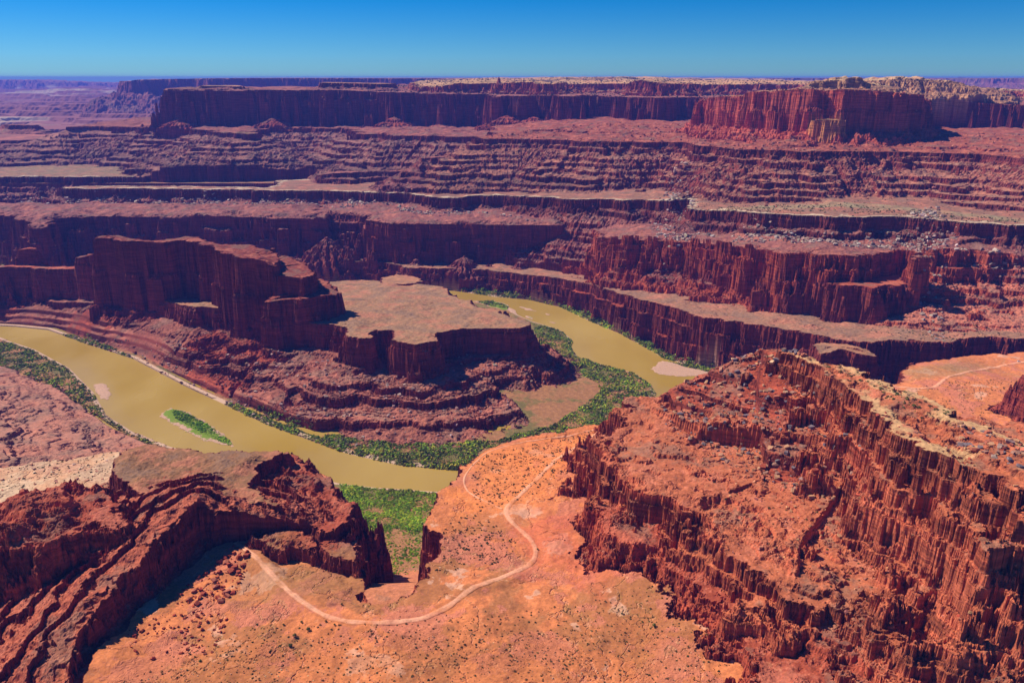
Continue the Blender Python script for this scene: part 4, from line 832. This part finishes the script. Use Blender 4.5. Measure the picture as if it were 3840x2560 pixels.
# ---------------------------------------------------------------- riverside thickets
def merge(name, L, mat, label, kind='stuff'):
    off = 0; Vs, Fs, Cs = [], [], []
    for V, F, c in L: Vs.append(V); Fs.append(F+off); Cs.append(c); off += len(V)
    o = mesh_from(name, np.vstack(Vs), np.vstack(Fs), mat, np.vstack(Cs)); o['kind'] = kind; o['label'] = label; return o
GR = [S(136,162,36), S(104,134,36), S(160,168,48), S(92,108,48), S(176,160,52), S(120,110,70)]
def thicket(L, n, smin, smax, label, seed, zf=3, cols=GR, cond=None, protos=None, hf=1.):
    P = pts(zf, L); q = scatter(P, n, seed, cond); n = len(q); r = np.random.default_rng(seed+9)
    s_ = r.uniform(smin, smax, n)*(1+.35*samp(NT, q[:, 0], q[:, 1], 240)); s_ = np.clip(s_, smin*.6, smax*1.3)
    s3 = np.stack([s_, s_, s_*r.uniform(.8, 1.4, n)*hf], 1)
    z = ground(q[:, 0], q[:, 1])
    k = samp(NT, q[:, 0], q[:, 1], 400, .3)[:, None]
    col = jitcol(cols, n, r, .22)*(1+.18*k)
    pr = protos or BUSH_S; out = []; pi = r.integers(0, len(pr), n); rot = r.uniform(0, 6.28, n)
    for i, p in enumerate(pr):
        m = pi == i
        if m.any():
            V, F = place(p, np.column_stack([q, z-.15*s_])[m], s3[m], rot[m]); c = np.repeat(col[m], len(p[0]), 0)*(1+.18*r.standard_normal((len(V), 1))); out.append((V, F, np.clip(c, .01, .8)))
    merge('riverside_thicket', out, LEAF, label)
def dry(x, y):
    g = ground(x, y); return (g > .35) & (g < 13)
thicket([(-150,1250),(0,1272),(130,1316),(260,1386),(350,1476),(400,1562),(470,1612),(610,1672),(560,1662),(420,1602),(330,1540),(200,1455),(60,1392),(-150,1350)], 3600, 1.6, 3.2, 'green thicket along the near left bank of the river', 1, cond=dry)
thicket([(220,1248),(330,1292),(420,1325),(510,1362),(500,1340),(420,1300),(330,1262)], 520, 1.4, 3, 'thin green thicket on the far left bank below the fin', 2, cond=dry)
thicket([(840,1512),(1000,1590),(1150,1645),(1300,1700),(1500,1745),(1735,1766),(1800,1690),(1900,1650),(1750,1660),(1500,1668),(1350,1655),(1200,1606),(1050,1556),(900,1510)], 4200, 1.7, 3.4, 'dark green thicket along the front of the peninsula', 3, cond=dry)
thicket([(1994,1212),(2100,1237),(2149,1276),(2138,1303),(2166,1337),(2265,1370),(2376,1397),(2442,1442),(2462,1482),(2350,1580),(2250,1640),(1850,1680),(1800,1690),(1900,1640),(2060,1600),(2130,1560),(2250,1475),(2240,1445),(2170,1400),(2090,1375),(2030,1300)], 7500, 1.7, 3.4, 'broad green thicket on the right side of the peninsula', 4, cond=dry)
thicket([(640,1534),(690,1540),(760,1576),(830,1622),(868,1656),(874,1670),(800,1640),(720,1600),(660,1565)], 900, 1.2, 2.4, 'green thicket covering the river island', 5, cols=[S(140,184,34), S(104,150,34), S(168,190,40)])
thicket([(1270,1812),(1400,1828),(1660,1848),(1700,1870),(1610,1970),(1595,2010),(1500,1990),(1400,2010),(1330,1960),(1300,1880)], 4200, 1.3, 2.9, 'bright green thicket in the inlet below the grey spur', 6, cols=[S(150,184,34), S(116,156,34), S(182,190,46), S(150,160,64)], cond=dry, protos=BUSH_L)
thicket([(1310,1950),(1600,1950),(1600,2110),(1560,2180),(1490,2240),(1400,2250),(1350,2180),(1320,2050)], 1500, .8, 1.9, 'scattered green bushes on the sandy head of the inlet', 7, zf=10, cols=[S(140,176,34), S(108,146,36), S(170,180,46)], protos=BUSH_L, cond=is_(['floor', 'inlet_floor'], [0, 2]))
thicket([(1660,1060),(1851,1096),(1990,1102),(2100,1124),(2210,1174),(2321,1216),(2431,1280),(2560,1340),(2740,1388),(2680,1396),(2560,1368),(2487,1346),(2431,1310),(2321,1252),(2210,1206),(2100,1153),(1983,1125),(1851,1114),(1680,1088)], 3600, 1.8, 3.6, 'green thicket along the far bank under the sheer wall', 8, cond=dry)
thicket([(1765,1120),(1850,1126),(1905,1145),(1905,1154),(1830,1142)], 300, 1.6, 3.2, 'small green thicket beside the upper river bend', 9, cond=dry)
# ---------------------------------------------------------------- scrub on benches and the plateau woods
SH = []
def shrubs(key, P, n, smin, smax, cols, seed, cond=None):
    q = scatter(P, n, seed, cond); n = len(q); r = np.random.default_rng(seed); s_ = smin+(smax-smin)*r.random(n)**2
    SH.append((key, np.column_stack([q, ground(q[:, 0], q[:, 1])]), s_, r.uniform(0, 6.28, n), jitcol(cols, n, r, .2), r.integers(0, 5, n)))
DG = [S(70,74,34), S(56,62,34), S(92,90,44)]
shrubs('bench', pts(150, [(1760,1720),(2250,1600),(2180,1740),(1990,1870),(1870,1900),(1700,1930),(1650,2010),(1660,2080),(1600,2150),(1850,2100),(1960,2030),(1780,1900)]), 1000, .6, 1.7, DG, 81, is_(['foreground_bench'], [0]))
shrubs('bench', pts(150, [(900,2360),(1700,2300),(2500,2200),(2800,2450),(2600,2600),(400,2600),(600,2450)]), 1700, .4, 1.3, DG, 82, is_(['foreground_bench'], [0]))
shrubs('flat', pts(140, [(3250,1190),(3500,1120),(3840,1090),(3840,1240),(3400,1240)]), 330, 1., 2.6, DG, 83)
shrubs('flat', pts(150, [(3400,1440),(3840,1370),(3840,1560),(3500,1520)]), 380, .5, 1.5, DG, 84, is_(['foreground_bench'], [0]))
shrubs('rim', pts(z_w, [(2650,780),(2900,780),(3300,795),(3840,825),(3840,842),(3300,806),(2900,798),(2650,784)]), 420, 1.6, 3.4, DG+[S(90,104,56)], 85, is_(['white_rim'], [0]))
shrubs('cap', pts(290, [(2960,1330),(3100,1370),(3250,1430),(3560,1570),(3500,1600),(3280,1500),(3100,1400)]), 110, .7, 2.6, [S(84,100,44), S(64,84,40)], 86, is_(['caprock_ridge'], [0]))
shrubs('slick', pts(150, [(0,1600),(460,1670),(440,1800),(0,1860)]), 220, .6, 1.8, DG, 87, is_(['near_slope', 'foreground_bench'], [0]))
shrubs('slope', pts(330, [(1500,720),(2600,740),(3840,800),(3840,680),(2700,640)]), 350, 1.4, 3., DG, 88, is_(['right_ridge', 'white_rim']))
shrubs('crestveg', pts(215, [(2500,1470),(2800,1400),(3400,1900),(3800,2300),(3400,2300),(2700,1900)]), 320, .4, 1.6, DG, 89, is_(['crest', 'toe_ledges'], [0, 2]))
SCN = ['dark green', 'nearly black green', 'olive', 'bright green']
SLAB = {'bench': ('foreground bench', 'shrubs on the foreground bench'), 'flat': ('right sandy flats', 'shrubs on the right hand flats'),
 'rim': ('pale rim terrace', 'bushes on the pale rim terrace'), 'cap': ('pale ridge caprock', 'bushes on the caprock'),
 'slick': ('left slickrock', 'shrubs on the left slickrock'), 'slope': ('slope above the pale rim', 'bushes above the pale rim'), 'crestveg': ('ledges under the caprock', 'shrubs on the red ledges')}
def finish_shrubs():
    A = []
    for key, P, s_, rot, col, pi in SH:
        u, v, f = project(P[:, 0], P[:, 1], P[:, 2]); A.append(np.where((u > 5) & (u < 3835) & (v > 0) & (v < 2555), s_*FPX/f, 0))
    th = np.sort(np.concatenate(A))[-280]; meshes = {}; stuff = {}; box = {}; sizes = {}
    for (key, P, s_, rot, col, pi), a in zip(SH, A):
        i = np.nonzero(a >= th)[0]; u, v, f = project(P[i, 0], P[i, 1], P[i, 2]); box.setdefault(key, []).append(np.stack([u, v], 1)); sizes.setdefault(key, []).append(s_[i])
    box = {k: np.vstack(b) for k, b in box.items()}; sizes = {k: np.sort(np.concatenate(b)) for k, b in sizes.items()}
    for (key, P, s_, rot, col, pi), a in zip(SH, A):
        for i in np.nonzero(a >= th)[0]:
            ci = int(np.argmin([np.abs(np.array(c)-col[i]).sum() for c in SC])); mk = (pi[i], ci)
            if mk not in meshes:
                V, F = BUSH_L[pi[i]]; r = np.random.default_rng(int(pi[i])); o = mesh_from('desert_shrub', V, F, LEAF, np.clip(np.array(SC[ci])*(1+.2*r.standard_normal((len(V), 1))), .01, .8)); meshes[mk] = o.data
            else: o = bpy.data.objects.new('desert_shrub', meshes[mk]); C.objects.link(o)
            o.location = P[i]; o.scale = (s_[i], s_[i], s_[i]*.95); o.rotation_euler = (0, 0, rot[i]); 
            u, v, f = project(*P[i]); b = box[key]
            o['label'] = describe(u, v, (b[:, 0].min(), b[:, 0].max(), b[:, 1].min(), b[:, 1].max()), 0, np.searchsorted(sizes[key], s_[i])/len(sizes[key]), SCN[ci], 'shrub', SLAB[key][0], None); o['group'] = SLAB[key][1]; o['category'] = 'shrub'
        for k in range(5):
            m = (a < th) & (pi == k)
            if m.any():
                V, F = place(BUSH_S[k], P[m], np.repeat(s_[m][:, None], 3, 1), rot[m]); stuff.setdefault(key, []).append((V, F, np.repeat(col[m], len(BUSH_S[k][0]), 0)))
    for key, L in stuff.items(): merge('desert_scrub', L, LEAF, 'scattered '+SLAB[key][1])
SC = DG+[S(84,100,44)]
finish_shrubs()
def woods(L, zf, n, smin, smax, label, seed, cond):
    P = pts(zf, L); q = scatter(P, n, seed, cond); n = len(q); r = np.random.default_rng(seed); s_ = r.uniform(smin, smax, n)
    out = []; pi = r.integers(0, 5, n); rot = r.uniform(0, 6, n); z = ground(q[:, 0], q[:, 1]); col = jitcol([S(60,70,40), S(48,58,36)], n, r)
    for k in range(5):
        m = pi == k; V, F = place(BUSH_S[k], np.column_stack([q, z])[m], np.repeat(s_[m][:, None], 3, 1), rot[m]); out.append((V, F, np.repeat(col[m], len(BUSH_S[k][0]), 0)))
    merge('plateau_woodland', out, LEAF, label)
woods([(W,-700,4300),(W,2600,3300),(W,3400,3300),(W,4200,6500),(W,-800,6500)], 600, 7000, 3, 6, 'dark pinyon woodland dotting the skyline plateau', 91, is_(['upper_plateau', 'dome_back', 'far_left_mesa'], [0]))
woods([(W,850,2550),(W,1400,2550),(W,1400,3200),(W,700,3200)], 600, 260, 2, 3.6, 'dark bushes on top of the sandstone mesa', 92, is_(['right_mesa', 'dome'], [0]))
# juniper trees one can tell apart
def tag(o, label, cat, group=None):
    o['label'] = label; o['category'] = cat
    if group: o['group'] = group
def juniper(seed):
    r = np.random.default_rng(seed); root = bpy.data.objects.new('juniper_tree', None); C.objects.link(root)
    V, F = [], []
    def limb(a, b, r0, r1):
        a, b = np.array(a, float), np.array(b, float); d = b-a; d /= np.linalg.norm(d); e = np.cross(d, [.3, .2, .9]); e /= np.linalg.norm(e); g = np.cross(d, e); i = len(V)
        for c, rr in ((a, r0), (b, r1)):
            for k in range(6): V.append(c+rr*(e*math.cos(k*math.pi/3)+g*math.sin(k*math.pi/3)))
        for k in range(6): F.append([i+k, i+(k+1) % 6, i+6+(k+1) % 6, i+6+k])
    limb((0, 0, -.2), (.06, .03, .45), .11, .08)
    for k in range(5):
        an = k*1.26+r.uniform(0, .5); limb((.05, .03, .4), (.5*math.cos(an), .5*math.sin(an), r.uniform(.7, 1.05)), .06, .02)
    mesh_from('trunk', np.array(V), np.array(F), BARK, parent=root)
    V, F = leaf_proto(seed+300, 150, .75, .24); V = V*np.array([.85, .85, .95])+np.array([0, 0, .55])
    k = np.repeat(r.random(150)*.5+.72, 4)[:, None]
    mesh_from('crown', V, F, LEAF, np.array(S(78,96,40))*k, parent=root)
    return root
J = [juniper(1), juniper(2)]
JP = [(965,2343,1.5,'small juniper left of the dirt road bend on the orange flat'),(1064,2343,1.4,'low juniper just below the dirt road in the foreground'),(1131,2334,1.6,'juniper close under the foreground road bend'),(1156,2362,2.3,'roundest dark juniper standing below the road bend'),
 (1106,2386,2.5,'wide juniper at the head of the small wash'),(1089,2424,2.4,'bushy juniper nearest the foreground wash'),(752,2481,1.8,'lone juniper on the smooth orange slickrock apron'),(1222,2329,1.3,'small juniper touching the lower road edge'),
 (1255,2343,1.4,'small juniper right of the road bend group'),(1281,2266,1.4,'juniper above the road near the inlet head'),(2453,2347,2.3,'juniper alone on the right part of the orange bench'),(1912,2030,1.5,'juniper by the road curve on the bench'),
 (2016,2060,1.4,'juniper on the outer side of the upper road curve'),(1050,2423,1.4,'small juniper left of the bushy one by the wash')]
first = {0: True, 1: True}
for k, (u, v, s_, lab) in enumerate(JP):
    x, y, z = at(u, v, 150); g = float(ground(np.array([x]), np.array([y]))[0])
    for _ in range(6): x, y, z = at(u, v, g); g = float(ground(np.array([x]), np.array([y]))[0])
    src = J[k % 2]
    if first[k % 2]: o = src; first[k % 2] = False
    else:
        o = src.copy(); C.objects.link(o)
        for ch in list(src.children):
            c = ch.copy(); C.objects.link(c); c.parent = o
    o.location = (x, y, g); o.scale = (s_,)*3; o.rotation_euler = (0, 0, k*1.3); tag(o, lab, 'tree', 'junipers near the foreground road')
# ---------------------------------------------------------------- rock spire on the skyline
def lathe(name, prof, mat, seg=14, jit=.12, seed=0, col=None):
    r = np.random.default_rng(seed); V = []; F = []
    for z, rr in prof:
        for k in range(seg): a = 6.2832*k/seg; q = rr*(1+jit*r.standard_normal()); V.append((q*math.cos(a), q*math.sin(a), z))
    for i in range(len(prof)-1):
        for k in range(seg): F.append([i*seg+k, i*seg+(k+1) % seg, (i+1)*seg+(k+1) % seg, (i+1)*seg+k])
    V.append((0, 0, prof[-1][0]+.3)); V = np.array(V); F = np.array(F)
    return mesh_from(name, V, F, mat, None if col is None else np.tile(np.array(col), (len(V), 1)))
x, y, z = at(1871, 303, D=4550); g = float(ground(np.array([x]), np.array([y]))[0]); x2, y2, ztop = at(1871, 289, D=4550)
sp = lathe('rock_spire', [(-3, 15), (4, 11), (8, 7.5), (12, 6), (16, 6.5), (19, 5), (ztop-g if ztop-g > 20 else 22, 2)], STONE, col=DRED); sp.location = (x, y, g); tag(sp, 'tiny dark rock spire poking above the plateau skyline', 'rock spire')
# ---------------------------------------------------------------- small four wheel drive on the far road
def car():
    root = bpy.data.objects.new('parked_car', None); C.objects.link(root)
    paint = plain('car_paint', S(206,212,220), .35, .02); glass = plain('car_glass', S(18,24,40), .1, .05); rub = plain('tyre_rubber', S(20,20,22)); steel = plain('wheel_steel', S(150,150,155), .4)
    def prism(name, prof, w, mat, parent):
        n = len(prof); V = [(x_, s_*w, z_) for s_ in (-1, 1) for x_, z_ in prof]; me = bpy.data.meshes.new(name)
        me.from_pydata(V, [], [list(range(n))[::-1], list(range(n, 2*n))]+[[k, (k+1) % n, n+(k+1) % n, n+k] for k in range(n)]); me.materials.append(mat); o = bpy.data.objects.new(name, me); C.objects.link(o); o.parent = parent; return o
    prism('body', [(-2.3,.45),(-2.3,1.1),(-2.1,1.2),(1.0,1.2),(2.2,1.05),(2.35,.8),(2.35,.45)], .93, paint, root)
    prism('roof', [(-2.1,1.72),(-1.9,1.8),(.2,1.8),(.45,1.7)], .8, paint, root)
    prism('windows', [(-2.15,1.2),(-2.05,1.71),(.42,1.71),(1.0,1.2)], .84, glass, root)
    for sx in (-1.45, 1.5):
        for sy in (-.9, .9):
            w = lathe('wheel', [(-.12, .3), (-.12, .4), (.12, .4), (.12, .3)], rub, 16, 0); w.rotation_euler = (math.pi/2, 0, 0); w.location = (sx, sy, .4); w.parent = root
            h = lathe('rim', [(-.135, .02), (-.13, .24), (.13, .24), (.135, .02)], steel, 12, 0); h.parent = w
    for sy in (-.65, .65):
        prism('headlight', [(2.3,.75),(2.3,.92),(2.37,.9),(2.37,.77)], .12, steel, root).location = (0, sy, 0)
    return root
cr = car(); x, y, z = at(3820, 1357, z_b); g = float(ground(np.array([x]), np.array([y]))[0]); cr.location = (x, y, g+.45); cr.rotation_euler = (0, 0, -.1); tag(cr, 'tiny pale four wheel drive on the far dirt road at the right edge', 'car')
# ---------------------------------------------------------------- faint far mountains
def mountain(u, D, half, top, seed):
    x, y, z = at(u, 290, D=D); r = np.random.default_rng(seed); n, m = 60, 14; V = []
    for j in range(m):
        t = j/(m-1)*2-1
        for i in range(n):
            q = i/(n-1)*2-1; e = max(0, (1-abs(q))**1.2)*(1-abs(t))
            V.append((x+q*half, y+t*half*.6, 470+(top-470)*e*(1+.08*r.standard_normal()*(1-abs(q)))))
    V = np.array(V); V[:, 2] = np.minimum(V[:, 2], 634.5); i, j = np.meshgrid(np.arange(n-1), np.arange(m-1)); v = (j*n+i).ravel()
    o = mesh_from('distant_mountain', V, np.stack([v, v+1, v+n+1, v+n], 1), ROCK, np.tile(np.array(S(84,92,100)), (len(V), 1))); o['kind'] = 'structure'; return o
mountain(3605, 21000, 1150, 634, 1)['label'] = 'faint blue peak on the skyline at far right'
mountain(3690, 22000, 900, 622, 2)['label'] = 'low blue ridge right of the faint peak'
print('done', time.time()-T0)
